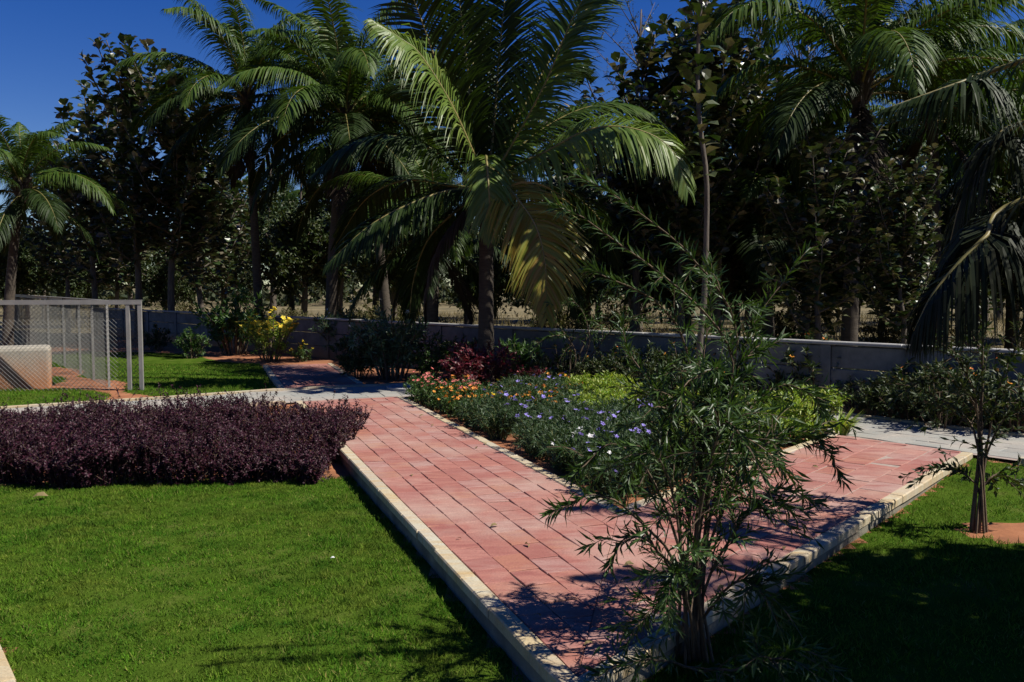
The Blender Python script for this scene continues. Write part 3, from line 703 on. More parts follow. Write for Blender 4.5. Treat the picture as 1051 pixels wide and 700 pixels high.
# --- the palm at the right edge, near the camera: only its fronds reach into the picture
QX, QY, QZ = 5.8, 4.0, 2.9
np_ = empty('coconut_palm', (QX, QY, -.18)); tag(np_, 'near coconut palm at the right edge whose fronds hang over the sapling', 'palm tree')
palm_trunk(np_, QZ+.18, .17, .13)
def qp(u, v, y): return D(u, v, y) - np.array([QX, QY, -.18])
q0 = np.array([0, 0, QZ+.1])
QF = [
 ([q0, np.array([-.8, 0, QZ+.75]), qp(1051, 62, 5.7), qp(985, 85, 5.7), qp(908, 112, 5.7)], 90, .62, .042, 1.5, (0, 0, 1), 'frond_dark'),
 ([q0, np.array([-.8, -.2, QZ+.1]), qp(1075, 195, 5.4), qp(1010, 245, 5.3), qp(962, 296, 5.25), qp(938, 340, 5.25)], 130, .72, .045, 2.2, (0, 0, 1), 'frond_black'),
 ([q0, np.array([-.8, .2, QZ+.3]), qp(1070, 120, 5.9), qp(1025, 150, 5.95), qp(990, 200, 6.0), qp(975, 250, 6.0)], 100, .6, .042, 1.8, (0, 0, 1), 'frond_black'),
 ([q0, np.array([-.7, .5, QZ+.3]), np.array([-1.5, 1.0, QZ+.1]), np.array([-2.0, 1.4, QZ-.5]), np.array([-2.3, 1.6, QZ-1.2])], 80, .7, .042, 1.2, (0, 0, 1), 'frond_dark'),
 ([q0, np.array([-.7, -.9, QZ+.6]), np.array([-1.3, -1.7, QZ+.6]), np.array([-1.8, -2.4, QZ+.2]), np.array([-2.1, -2.9, QZ-.4])], 80, .75, .042, 1.0, (0, 0, 1), 'frond'),
 ([q0, np.array([-.9, -.5, QZ+.9]), np.array([-1.8, -1.0, QZ+1.2]), np.array([-2.6, -1.4, QZ+.9]), np.array([-3.1, -1.7, QZ+.4])], 80, .75, .042, 1.0, (0, 0, 1), 'frond'),
 ([q0, np.array([-.4, -1.0, QZ+.4]), np.array([-.7, -1.9, QZ+.3]), np.array([-.9, -2.7, QZ-.2]), np.array([-1.0, -3.2, QZ-.9])], 80, .75, .042, 1.0, (0, 0, 1), 'frond'),
]
for i, (pp, npr, L, W, drp, up, mt) in enumerate(QF):
    add_frond(np_, frond_mesh(pp, int(npr*2.0), L, W*.42, .6, drp, up, .2, mt, .12, 300+i, thick=.035), (0, 0, 0), 0)
for i in range(26): add_frond(np_, FR[(i*3) % 12][0], (0, 0, QZ+.1-.2*i/26), i*2.39996+.4, .8 if math.sin(i*2.39996+.4) < .1 else .42)

# --- palms beyond the wall
def at(u, y): return (u-525.5)/FPX*y
def zat(v, y): return CAM_H + (VH-v)/FPX*y
for k, (u, y, v, sc, r0, nf, low, lab) in enumerate([
    (338, 22.5, 118, 1.05, .16, 28, True, 'tall dark coconut palm left of the middle palm, with a thick trunk behind the wall'),
    (266, 24.5, 100, .95, .13, 26, True, 'coconut palm with a slender trunk standing beside the broad-leaved trees'),
    (398, 24, 150, 1.1, .15, 24, True, 'coconut palm squeezed between the tall dark palm and the middle palm'),
    (6, 21.5, 185, .72, .13, 24, True, 'small coconut palm against the sky at the left edge'),
    (872, 15.6, 78, 1.0, .15, 22, False, 'coconut palm with upright fronds and a dark trunk right of the broad-leaved trees'),
    (441, 19.5, 235, .8, .18, 18, True, 'short shaggy coconut palm in deep shade just left of the middle palm'),
    (790, 20, 215, .95, .15, 18, True, 'low coconut palm whose fronds droop in front of a patch of sky'),
    (960, 19, 110, 1.05, .16, 20, True, 'shaded coconut palm between the upright palm and the near right palm'),
    (1040, 22, 150, 1.0, .16, 18, True, 'coconut palm deep in the shade behind the near right palm')]):
    palm(at(u, y), y, zat(v, y), lab, None, nf, sc, (RNG.normal(0, .25), RNG.normal(0, .2)), 40+k, r0, low=low)
for k, (u, y, v) in enumerate([(385, 38, 190), (600, 34, 165), (560, 44, 200), (660, 40, 190), (700, 30, 215), (300, 45, 215), (925, 34, 160), (830, 40, 190), (230, 48, 225), (1010, 38, 190), (480, 36, 150), (745, 46, 225)]):
    palm(at(u, y), y, zat(v, y), 'distant coconut palm in the shaded grove behind the wall', 'distant palms in the grove', 14, 1.0, (RNG.normal(0, .4), 0), 80+k, .15, dead=1)

# ================================================================== BROAD-LEAVED AND OTHER TREES
def teak_parts(h, seed, clear=.35, spread=1.3, leaf=.34, shoots=14, tr=.10):
    """trunk, limbs and crown: steep shoots carrying tiers of big leaves"""
    global RNG
    keep = RNG; RNG = np.random.default_rng(seed)
    tk, lb, cr = MB(), MB(), MB()
    wob = np.cumsum(RNG.normal(0, .05, (9, 2)), 0); zs = np.linspace(-.3, h*.93, 9)
    T = np.c_[wob, zs]; T[:, :2] -= T[1, :2]; Tc = smooth_curve(T, 24)
    tube(tk, Tc, np.linspace(tr, .02, 24)*h/7, 8)
    sh = [Tc[10:]]
    for i in range(shoots):
        z0 = RNG.uniform(clear, .88)*h; p0 = Tc[int(np.argmin(abs(Tc[:, 2]-z0)))]; a = i*2.4+RNG.normal(0, .3)
        ln_ = RNG.uniform(.12, .24)*h*(1.15-.5*z0/h); o = np.array([math.cos(a), math.sin(a), 0])*spread*ln_*.55
        P = smooth_curve([p0, p0+o*.6+np.array([0, 0, ln_*.35]), p0+o+np.array([0, 0, ln_*1.05])], 8); tube(lb, P, np.linspace(.03, .01, 8)*h/7, 5); sh.append(P)
    for P in sh:
        Ln = np.linalg.norm(np.diff(P, axis=0), axis=1).sum(); n = int(Ln/.15)
        for j in range(n):
            t = .12+.88*j/max(1, n-1); q = t*(len(P)-1); i = min(int(q), len(P)-2); p = P[i]+(P[i+1]-P[i])*(q-i)
            a0 = j*1.57+RNG.normal(0, .3); m = 3 if t < .93 else 5
            a = a0+np.arange(m)*2*math.pi/m+RNG.normal(0, .25, m)
            d = np.stack([np.cos(a), np.sin(a), RNG.normal(.12+.7*(t > .9), .35, m)], 1)
            wide_leaves(cr, np.repeat(p[None], m, 0)+d*.05, d, np.array([0, 0, 1.0])+RNG.normal(0, .35, (m, 3)), leaf*RNG.uniform(.6, 1.15, m)*(1 if t < .93 else .7), leaf*.62*RNG.uniform(.7, 1.1, m), arch=.12)
    RNG = keep
    return tk.mesh('trunk', M['tbark'], True), lb.mesh('limb', M['tbark'], True), cr.mesh('crown', M['teak'])
def tree_from(parts, name, cat, x, y, label, group=None, sc=1.0, rz=None, z=-.12):
    e = empty(name, (x, y, z), RNG.uniform(0, 6.28) if rz is None else rz); e.scale = (sc,)*3; tag(e, label, cat, group)
    for nm, me in zip(('trunk', 'limb', 'crown'), parts):
        o = bpy.data.objects.new(nm, me); C.objects.link(o); o.parent = e
    return e
TK = [teak_parts(9, 1, .25, 1.5, .38, 34), teak_parts(8, 2, .22, 1.9, .38, 40), teak_parts(8.5, 3, .2, 1.9, .38, 44)]
TKH = [9, 8, 8.5]
def teak(u, y, vtop, k, label, group=None, z=-.12):
    return tree_from(TK[k], 'broad_leaved_tree', 'tree', at(u, y), y, label, group, (zat(vtop, y)-z)/TKH[k], z=z)
teak(142, 27.5, 52, 0, 'tallest broad-leaved tree on the left, its spire of leaves against the sky')
teak(98, 29, 88, 1, 'broad-leaved tree with a tiered top left of the tallest one')
teak(176, 26.5, 66, 2, 'broad-leaved tree just right of the tallest one on the left')
teak(208, 28, 108, 1, 'shorter broad-leaved tree beside the slender palm trunk')
teak(70, 31, 150, 2, 'low broad-leaved tree between the left edge palm and its taller neighbours')
teak(652, 19, 30, 1, 'broad-leaved tree rising just right of the middle palm fronds')
teak(735, 19.5, 0, 2, 'tallest broad-leaved tree on the right, reaching the top of the picture')
teak(782, 20.5, 42, 1, 'broad-leaved tree with a rounded top right of the tallest right one')
teak(828, 22, 62, 2, 'broad-leaved tree next to the upright palm on the right')
teak(700, 17, 95, 2, 'broad-leaved tree with low foliage behind the thin pale trunk')
teak(842, 13.6, 120, 1, 'broad-leaved tree just behind the wall, in front of the upright palm trunk')
teak(928, 13.2, 165, 2, 'dark broad-leaved tree just behind the wall, right of the upright palm trunk')
for k, (u, y, v) in enumerate([(575, 25, 110), (120, 36, 160), (420, 30, 120), (905, 26, 120), (985, 28, 110), (350, 36, 170), (45, 40, 185), (230, 33, 170)]):
    teak(u, y, v, k % 3, 'broad-leaved tree half hidden deeper in the grove', 'broad-leaved trees deeper in the grove')
# the thin pale trunk in the bed, its crown above
P12 = teak_parts(7.2, 9, .82, 1.6, .32, 14, .05)
tree_from(P12, 'broad_leaved_tree', 'tree', at(718, 12.6), 12.6, 'slim broad-leaved tree with a thin pale trunk in front of the wall', None, 1.0, 0, -.05)

def small_tree_parts(h, seed, leaf=.14, n_tw=170, spread=.42, clear=.25):
    global RNG
    keep = RNG; RNG = np.random.default_rng(seed)
    tk, lb, cr = MB(), MB(), MB(); T = smooth_curve([(0, 0, -.3), (.1, .05, h*.25), (-.05, .1, h*.5), (.05, 0, h*.85)], 14); tube(tk, T, np.linspace(.13, .03, 14)*h/6, 7)
    for i in range(16):
        z0 = RNG.uniform(clear, .75); p0 = T[int(z0*13)]; a = i*2.4+RNG.normal(0, .4); ln_ = h*spread*RNG.uniform(.5, 1.0)*(1.1-.5*z0)
        P = smooth_curve([p0, p0+np.array([math.cos(a)*.5, math.sin(a)*.5, .35])*ln_, p0+np.array([math.cos(a), math.sin(a), .5+.3*RNG.random()])*ln_], 9); tube(lb, P, np.linspace(.05, .012, 9)*h/6, 5)
        for j in range(n_tw//16):
            q = P[int(RNG.uniform(.25, 1)*8)]; d = nrm(RNG.normal(0, 1, 3)+np.array([0, 0, .4])); l2 = h*RNG.uniform(.06, .13)
            tw = smooth_curve([q, q+d*l2*.5+np.array([0, 0, .03]), q+d*l2-np.array([0, 0, l2*.15])], 5); tube(lb, tw, np.linspace(.01, .004, 5), 3, cap=False)
            twig_leaves(cr, tw, 26, leaf, leaf*.45, 60, .1, .6)
            c = tw[-1]+RNG.normal(0, .16, (8, 3)); leaves(cr, c, rdir(8), rdir(8, 1.0), leaf, leaf*.45)
    RNG = keep
    return tk.mesh('trunk', M['tbark'], True), lb.mesh('limb', M['tbark'], True), cr.mesh('crown', M['tree'])
ST = [small_tree_parts(6, 21, .2, 300, .45, .34), small_tree_parts(6.5, 22, .2, 340, .48, .32), small_tree_parts(5.5, 23, .18, 340, .5, .28)]; STH = [6, 6.5, 5.5]
rg = np.random.default_rng(5)
spots = []
for u in range(-60, 1120, 34):
    y = rg.uniform(24, 50); v = rg.uniform(150, 225) if u > 190 else rg.uniform(190, 240)
    spots.append((u+rg.normal(0, 10), y, v))
for u in range(1130, 1650, 60): spots.append((u, rg.uniform(13, 24), rg.uniform(40, 150)))  # unseen trees added beyond the right edge to block sun from the grove
for u in range(560, 1120, 45): spots.append((u+rg.normal(0, 10), rg.uniform(20, 27), rg.uniform(130, 200)))
for k, (u, y, v) in enumerate(spots):
    j = k % 3; tree_from(ST[j], 'shade_tree', 'tree', at(u, y), y, 'small-leaved dark green tree in the shaded grove behind the wall, or unseen one added at its right', 'small-leaved trees of the grove and unseen ones added at its right', (zat(v, y)+.12)/STH[j]*1.05)
# sparse twiggy trees showing feathery tops against the sky
def twiggy_parts(h, seed):
    global RNG
    keep = RNG; RNG = np.random.default_rng(seed); tk, lb, cr = MB(), MB(), MB()
    T = smooth_curve([(0, 0, -.3), (.15, 0, h*.3), (0, .1, h*.6), (.1, 0, h*.95)], 14); tube(tk, T, np.linspace(.14, .02, 14), 6)
    for i in range(26):
        z0 = RNG.uniform(.35, .98); p0 = T[int(z0*13)]; a = i*2.4; ln_ = h*.2*RNG.uniform(.5, 1)
        P = smooth_curve([p0, p0+np.array([math.cos(a)*.5, math.sin(a)*.5, .5])*ln_, p0+np.array([math.cos(a), math.sin(a), 1.0])*ln_], 7); tube(lb, P, np.linspace(.025, .006, 7), 4)
        for j in range(9):
            q = P[int(RNG.uniform(.2, 1)*6)]; d = nrm(RNG.normal(0, 1, 3)+np.array([0, 0, .6]))*RNG.uniform(.25, .6); tw = smooth_curve([q, q+d*.5, q+d], 4); tube(lb, tw, [.006, .005, .004, .003], 3, cap=False); twig_leaves(cr, tw, 16, .07, .025, 60, .1, .5)
    RNG = keep
    return tk.mesh('trunk', M['tbark'], True), lb.mesh('limb', M['tbark'], True), cr.mesh('crown', M['tree'])
TW = twiggy_parts(10, 31)
for (u, y, v, lab) in [(655, 32, -2, 'sparse feathery tree top against the sky above the right fronds of the middle palm'), (815, 32, 2, 'sparse feathery tree top against the sky left of the upright palm'), (775, 34, 5, 'sparse feathery tree top showing above the rounded broad-leaved tree'), (965, 26, 30, 'sparse feathery tree behind the top of the near right palm frond')]:
    tree_from(TW, 'feathery_tree', 'tree', at(u, y), y, lab, None, (zat(v, y)+.12)/10)
# far tree line
mb = MB(); n = 26000; th = RNG.uniform(R(50), R(130), n); rr_ = RNG.uniform(75, 115, n); hh = (3.0+1.6*np.sin(th*37)+1.2*np.sin(th*91+1))*RNG.random(n)**.6
P = np.stack([rr_*np.cos(th), rr_*np.sin(th), -.1+hh], 1); leaves(mb, P, rdir(n, .3), rdir(n, .6), RNG.uniform(.5, 1.0, n), RNG.uniform(.3, .6, n))
tag(mb.build('far_trees', M['far']), 'hazy line of scrub and trees along the horizon', 'trees', kind='stuff')

# ================================================================== SHRUBS AND FLOWERS
def shrub_parts(r, h, nst, ntw, nlf, L, W, seed, fol, stem='stem', flower=None, nfl=0, fs=.03, wide=False, ang=55, upright=.6, droop=0.0, base_r=.12):
    global RNG
    keep = RNG; RNG = np.random.default_rng(seed); st, fo, fl = MB(), MB(), MB(); tips = []
    for i in range(nst):
        a = i*2.4+RNG.normal(0, .3); rr0 = r*math.sqrt((i+.5)/nst); b = np.array([math.cos(a)*rr0*base_r*2, math.sin(a)*rr0*base_r*2, -.04])
        hh_ = h*RNG.uniform(.75, 1.05)*(1-.35*(rr0/r)**2); e = np.array([math.cos(a)*rr0*.95, math.sin(a)*rr0*.95, hh_])
        m = (b+e)/2+np.array([math.cos(a)*rr0*.12*(1-2*upright), math.sin(a)*rr0*.12*(1-2*upright), hh_*.12]); P = smooth_curve([b, m, e], 9)
        tube(st, P, np.linspace(.009, .0025, 9)*(.6+h), 4, cap=False); twig_leaves(fo, P, nlf*2, L, W, ang, .3, .4, wide, droop=droop); tips.append(P[-1])
        for j in range(ntw):
            q = P[int(RNG.uniform(.25, 1)*8)]; d = nrm(np.array([math.cos(a), math.sin(a), 0])*.3+RNG.normal(0, .7, 3)+np.array([0, 0, upright])); l2 = RNG.uniform(.16, .32)*max(r, h*.6)
            tw = smooth_curve([q, q+d*l2*.55, q+d*l2+np.array([0, 0, -droop*.1])], 5); tube(st, tw, np.linspace(.004, .0015, 5), 3, cap=False); twig_leaves(fo, tw, nlf, L, W, ang, .15, .4, wide, droop=droop); tips.append(tw[-1])
    if flower:
        tips = np.array(tips); o = np.argsort(-(tips[:, 2]+.35*np.linalg.norm(tips[:, :2], axis=1)+RNG.normal(0, .12*h, len(tips))))[:nfl]
        for p in tips[o]:
            c = p+np.array([0, 0, fs*.5]); a = np.arange(5)*2*math.pi/5+RNG.uniform(0, 6); ax = nrm(RNG.normal(0, .45, 3)+np.array([0, -.25, 1]))
            s_ = nrm(np.cross(ax, [1, 0, 0])); t_ = np.cross(ax, s_); d = s_*np.cos(a)[:, None]+t_*np.sin(a)[:, None]+ax*.35
            leaves(fl, np.repeat(c[None], 5, 0), d, np.repeat(ax[None], 5, 0), fs*RNG.uniform(.8, 1.2), fs*.8, arch=.05)
    RNG = keep
    res = [('stems', st.mesh('stems', M[stem])), ('foliage', fo.mesh('foliage', M[fol]))]
    if flower: res.append(('blossoms', fl.mesh('blossoms', M[flower])))
    return res
def plant(parts, name, cat, x, y, label, group=None, sc=1.0, z=None, rz=None):
    if z is None: z = float(zone_height(x, y))
    e = empty(name, (x, y, z), RNG.uniform(0, 6.28) if rz is None else rz); e.scale = (sc*RNG.uniform(.95, 1.05), sc*RNG.uniform(.95, 1.05), sc); tag(e, label, cat, group)
    for nm, me in parts:
        o = bpy.data.objects.new(nm, me); C.objects.link(o); o.parent = e
    return e

# --- purple hedge along the lawn
def hedge():
    e = empty('purple_hedge', (0, 0, 0)); tag(e, 'dense dark purple hedge between the front lawn and the grey path', 'hedge')
    st, fo = MB(), MB(); n = 2700
    x = RNG.uniform(-6.9, -1.75, n); v_ = RNG.uniform(0, 1, n); v_[:420] *= .06
    front = 7.58+.10*np.sin(x*2.1)+.06*np.sin(x*5.3); back = 10.25+.15*np.sin(x*1.7)
    y = front+(back-front)*v_
    edge = np.minimum(1, np.minimum(v_, 1-v_)*5.0); edgex = np.clip((-1.55-x)/.5, .25, 1)
    z0 = zone_height(x, y)
    top = (np.interp(x, [-7, -5, -4.3, -3.7, -3.2, -2.6, -2.1, -1.7], [.36, .38, .44, .58, .50, .38, .50, .50])+.08*np.sin(x*3.7)+.06*np.sin(y*4+x)-.8*(z0+.14)-.06)*(.5+.5*np.sqrt(edge))*edgex**.5
    for i in range(n):
        h = top[i]*(RNG.uniform(1.15, 1.4) if RNG.random() < .07 else RNG.uniform(.7, 1.12)); out = np.array([RNG.normal(0, .18) + (.35 if x[i] > -2.2 else 0), (-.28 if v_[i] < .2 else (.25 if v_[i] > .85 else 0))+RNG.normal(0, .18), 0])
        b = np.array([x[i], y[i], z0[i]-.02]); t = b+out*h*.9+np.array([0, 0, h]); lowb = b+out*h*.25+np.array([0, 0, h*RNG.uniform(.0, .12)])
        P = smooth_curve([lowb, (lowb+t)/2+RNG.normal(0, .02, 3), t], 6); tube(st, P, np.linspace(.004, .0012, 6), 3, cap=False)
        twig_leaves(fo, P, 46, .038, .02, 65, .02, .6)
        for j in range(3):
            q = P[int(RNG.integers(2, 6))]; d = nrm(RNG.normal(0, .6, 3)+np.array([0, 0, .6]))*RNG.uniform(.08, .17); tw = smooth_curve([q, q+d*.5, q+d], 4); tube(st, tw, [.002, .0016, .0012, .0008], 3, cap=False); twig_leaves(fo, tw, 13, .032, .016, 60, .05, .6)
    st.build('stems', M['stem'], e); fo.build('foliage', M['purple'], e)
hedge()

# --- the flower bed between the legs
RU = [shrub_parts(.34, .40, 15, 7, 10, .08, .013, 50+i, 'ruellia', 'gstem', 'violet_f', 3, .034, upright=.8) for i in range(3)]
RU.append(shrub_parts(.34, .38, 15, 7, 10, .08, .013, 54, 'ruellia', 'gstem', None, upright=.8))
OR = [shrub_parts(.28, .38, 14, 7, 9, .05, .02, 60+i, 'midgreen', 'gstem', 'orange_f', 9, .034) for i in range(2)]
PK = [shrub_parts(.28, .40, 14, 7, 9, .05, .02, 65+i, 'midgreen', 'gstem', 'pink_f', 9, .034) for i in range(2)]
YL = [shrub_parts(.24, .32, 10, 6, 8, .045, .02, 68, 'midgreen', 'gstem', 'yellow_f', 14, .034)]
WH = [shrub_parts(.26, .38, 10, 6, 9, .07, .016, 70, 'midgreen', 'gstem', 'white_f', 8, .036)]
LM = [shrub_parts(.34, .50, 18, 6, 9, .085, .03, 72+i, 'lime', 'gstem', None, upright=.6) for i in range(2)]
def inbed(x, y, m=.15):
    p = np.array([x, y]); return (p-pL) @ nL > WL+m and (p-pR) @ nR > WR+m and np.min(np.linalg.norm(NE-p, axis=1)) > .2 and y < 13.2
used = []
def put(u, v, parts, name, cat, label, group, sc=1.0, md=.2, force=False):
    g = G(u, v, -.05); x, y = g[0], g[1]
    if not force and (not inbed(x, y) or any((x-a)**2+(y-b)**2 < md*md for a, b in used)): return
    used.append((x, y)); plant(parts[int(RNG.integers(len(parts)))], name, cat, x, y, label, group, sc*RNG.uniform(.85, 1.12))
for i in range(700):
    u, v = RNG.uniform(440, 850), RNG.uniform(408, 530)
    lim = (v > 455 - .0*(u)) 
    if v > 440 and u < 700: put(u, v, RU, 'ruellia', 'flower plant', 'dark narrow-leaved plant with violet flowers along the left side of the bed', 'violet-flowered plants of the bed', .95, .22)
    elif v > 432 and u >= 640: put(u, v, LM if (u+v) % 2 < 1.45 else RU[3:], 'lime_shrub', 'shrub', 'bright lime green shrub in the sunny right half of the bed', 'lime green shrubs of the bed', .9, .23) if True else None
for i in range(500):
    u, v = RNG.uniform(428, 640), RNG.uniform(404, 442)
    c = RNG.random()
    if u < 500: put(u, v, PK if c < .55 else OR, 'flower_bush', 'flower plant', 'small bush of orange and pink flowers at the far left corner of the bed', 'orange and pink flowers at the bed corner', .9, .2)
    elif u < 590: put(u, v, OR if c < .45 else (YL if c < .65 else RU), 'flower_bush', 'flower plant', 'low bush with orange and yellow flowers in the middle of the bed', 'orange flowers in mid bed', .85, .22)
    else: put(u, v, LM, 'lime_shrub', 'shrub', 'bright lime green shrub at the far edge of the bed by the grey path', 'lime shrubs at the far edge of the bed', .75, .22)
for (u, v) in [(604, 500), (622, 508), (590, 488)]: put(u, v, WH, 'flower_bush', 'flower plant', 'small leafy bush with white flowers at the near corner of the bed', 'white flowers at the bed corner', .9, .1)
# strappy lime plants at the bed's right corner
ll = MB(); 
for i in range(60):
    a = RNG.uniform(0, 6.28); d = np.array([math.cos(a), math.sin(a), RNG.uniform(.6, 1.8)]); leaves(ll, [[.05*math.cos(a), .05*math.sin(a), 0]], [d], [np.array([-math.cos(a), -math.sin(a), .6])], RNG.uniform(.25, .42), .035, arch=.14)
for (u, v, lab) in [(862, 449, 'strappy lime green lily at the right corner of the bed by the grey path'), (835, 455, 'strappy lime green lily second from the right corner of the bed')]:
    g = G(u, v, -.05); o = ll.build('lily', M['lime'], loc=(g[0], g[1], -.05)) if u == 862 else bpy.data.objects['lily'].copy()
    if u != 862: C.objects.link(o); o.location = (g[0], g[1], -.05); o.rotation_euler = (0, 0, 1.3)
    tag(o, lab, 'plant')
# red-leaved shrub
g = G(492, 404, -.05); plant(shrub_parts(.55, .62, 22, 7, 9, .085, .034, 80, 'redleaf', 'stem', None), 'red_shrub', 'shrub', g[0], g[1], 'crimson-leaved shrub at the far end of the flower bed under the middle palm', None, 1.3)
g = G(545, 401, -.05); plant(shrub_parts(.35, .42, 14, 6, 8, .07, .028, 81, 'redleaf', 'stem', 'pink_f', 10, .025), 'red_shrub', 'shrub', g[0], g[1]-.1, 'smaller reddish shrub with pink flowers right of the crimson one')

# --- beds against the wall
BG = [shrub_parts(.55, .9, 16, 8, 9, .10, .04, 90+i, 'midgreen', 'stem', None) for i in range(2)]
BP = [shrub_parts(.7, 1.1, 24, 9, 9, .13, .03, 93, 'pale', 'stem', 'white_f', 8, .03, upright=.9)]
BY = [shrub_parts(.6, .8, 18, 8, 9, .07, .03, 95, 'lime', 'stem', 'yellow_f', 90, .055)]
BO = [shrub_parts(.35, .55, 12, 6, 9, .12, .026, 96, 'midgreen', 'stem', None, upright=1.0)]
BD = [shrub_parts(.5, .7, 14, 8, 9, .09, .03, 97+i, 'tree', 'stem', 'orange_f' if i else None, 6, .03) for i in range(2)]
def pl(u, y, parts, name, lab, group=None, sc=1.0, cat='shrub'): plant(parts, name, cat, at(u, y), y, lab, group, sc)
pl(240, 21, BG[0], 'leafy_bush', 'round green leafy bush against the wall left of the yellow flowers', None, 1.75)
pl(278, 19.3, BY[0], 'flower_bush', 'bush covered in yellow flowers in front of the wall', None, 1.35)
pl(196, 20.0, BG[1], 'leafy_bush', 'low green bush at the back edge of the far lawn', None, .8)
pl(310, 19.0, YL[0], 'flower_bush', 'low yellow flowers at the end of the far red path', None, 1.3)
pl(365, 15.6, BD[0], 'leafy_bush', 'dark bushy shrub beside the far red path', None, 1.25)
pl(402, 15.4, BP[0], 'pale_shrub', 'tall pale green shrub in front of the shaggy palm', None, 1.2)
pl(350, 20.5, BP[0], 'pale_shrub', 'pale green shrub against the wall behind the far red path', None, 1.15)
pl(440, 15.4, BG[0], 'leafy_bush', 'green bush between the pale shrub and the middle palm trunk', None, .8)
pl(530, 14.9, BO[0], 'upright_shrub', 'thin upright shrub with long leaves right of the middle palm trunk', None, 1.3)
pl(160, 22.5, BD[1], 'leafy_bush', 'dark bush against the wall right of the fence end post', None, .9)
for k, (u, y) in enumerate([(470, 15.2), (575, 14.2), (600, 14.0), (700, 13.0), (735, 12.8), (620, 13.7), (660, 13.3), (760, 12.6), (800, 12.3), (840, 12.0), (880, 11.5), (915, 11.2), (950, 10.9), (985, 10.4), (1020, 9.9), (1050, 9.6), (900, 10.9), (935, 10.5), (970, 10.0)]):
    pl(u, y, BD[k % 2], 'bed_shrub', 'dark leafy shrub in the bed along the foot of the wall', 'shrubs along the foot of the wall', .75+.4*(k % 3 == 0)+.2*(k % 4 == 1))
# tan scrub beyond the wall
SB = [shrub_parts(1.0, 1.3, 16, 8, 9, .12, .05, 110+i, 'scrub', 'stem', None) for i in range(2)]
for k, (u, y) in enumerate([(180, 36), (225, 32), (300, 34), (360, 30), (420, 33), (390, 27), (450, 26), (560, 27), (590, 24), (640, 30), (120, 40), (60, 42), (810, 24), (910, 22), (990, 26)]):
    pl(u, y, SB[k % 2], 'scrub_bush', 'dry straw-coloured scrub bush under the trees beyond the wall', 'scrub bushes beyond the wall', RNG.uniform(.7, 1.1), 'bush')

# --- the arching shrub in the open bed at the back (pale lit sprays)
def branch_shrub(name, label, paths, fol, Lf, Wf, tw_per, tw_len, nl, rs=.012, cat='shrub', seed=0, droop=.1, zthin=0):
    global RNG
    keep = RNG; RNG = np.random.default_rng(seed); b0 = np.array(paths[0][0]); e = empty(name, tuple(b0)); tag(e, label, cat)
    st, fo = MB(), MB()
    for P0 in paths:
        P = smooth_curve(np.array(P0)-b0, 22); P[4:] += np.cumsum(RNG.normal(0, .004, (18, 3)), 0)
        tube(st, P, np.linspace(rs, .0018, 22), 6, cap=False)
        Ln = np.linalg.norm(np.diff(P, axis=0), axis=1).sum(); twig_leaves(fo, P[9:], int(nl*Ln*.95/.25), Lf, Wf, 48, .0, .3, droop=droop)
        for j in range(int(tw_per*Ln)):
            t = RNG.uniform(.3, .97); q = P[int(t*21)]; T = nrm(P[min(21, int(t*21)+1)]-P[max(0, int(t*21)-1)])
            if zthin and q[2] > zthin and RNG.random() < .85: continue
            if zthin and math.hypot(q[0]-.05, q[1]*.6) > .28 and RNG.random() < (.9 if q[0] < -.3 else .7): continue
            d = nrm(T*.8+RNG.normal(0, .6, 3)+np.array([0, 0, .1])); l2 = tw_len*RNG.uniform(.5, 1.2)*(1.1-.5*t)*(.6 if zthin and q[2] > zthin else 1)
            tw = smooth_curve([q, q+d*l2*.5, q+d*l2-np.array([0, 0, l2*.22])], 6); tube(st, tw, np.linspace(.0035, .0012, 6), 3, cap=False); twig_leaves(fo, tw, nl, Lf, Wf, 48, .1, .35, droop=droop)
    st.build('stems', M['stem'], e); fo.build('foliage', M[fol], e); RNG = keep; return e
b = tuple(G(588, 408, -.05) + np.array([0, .9, 0]))
yb = b[1]
branch_shrub('weeping_shrub', 'open arching shrub with lit sprays behind the grey path right of the middle palm',
    [[b, D(590, 360, yb), D(560, 318, yb-.2), D(535, 300, yb-.3)], [b, D(605, 350, yb), D(590, 310, yb-.2), D(560, 322, yb-.6)], [b, D(600, 350, yb+.1), D(622, 300, yb+.2), D(640, 290, yb+.2)], [b, D(585, 350, yb), D(570, 345, yb-.3), D(545, 355, yb-.4)], [b, D(610, 360, yb), D(640, 330, yb-.2), D(668, 330, yb-.3)]], 'needle', .13, .022, 5, .5, 12, .016, seed=5)

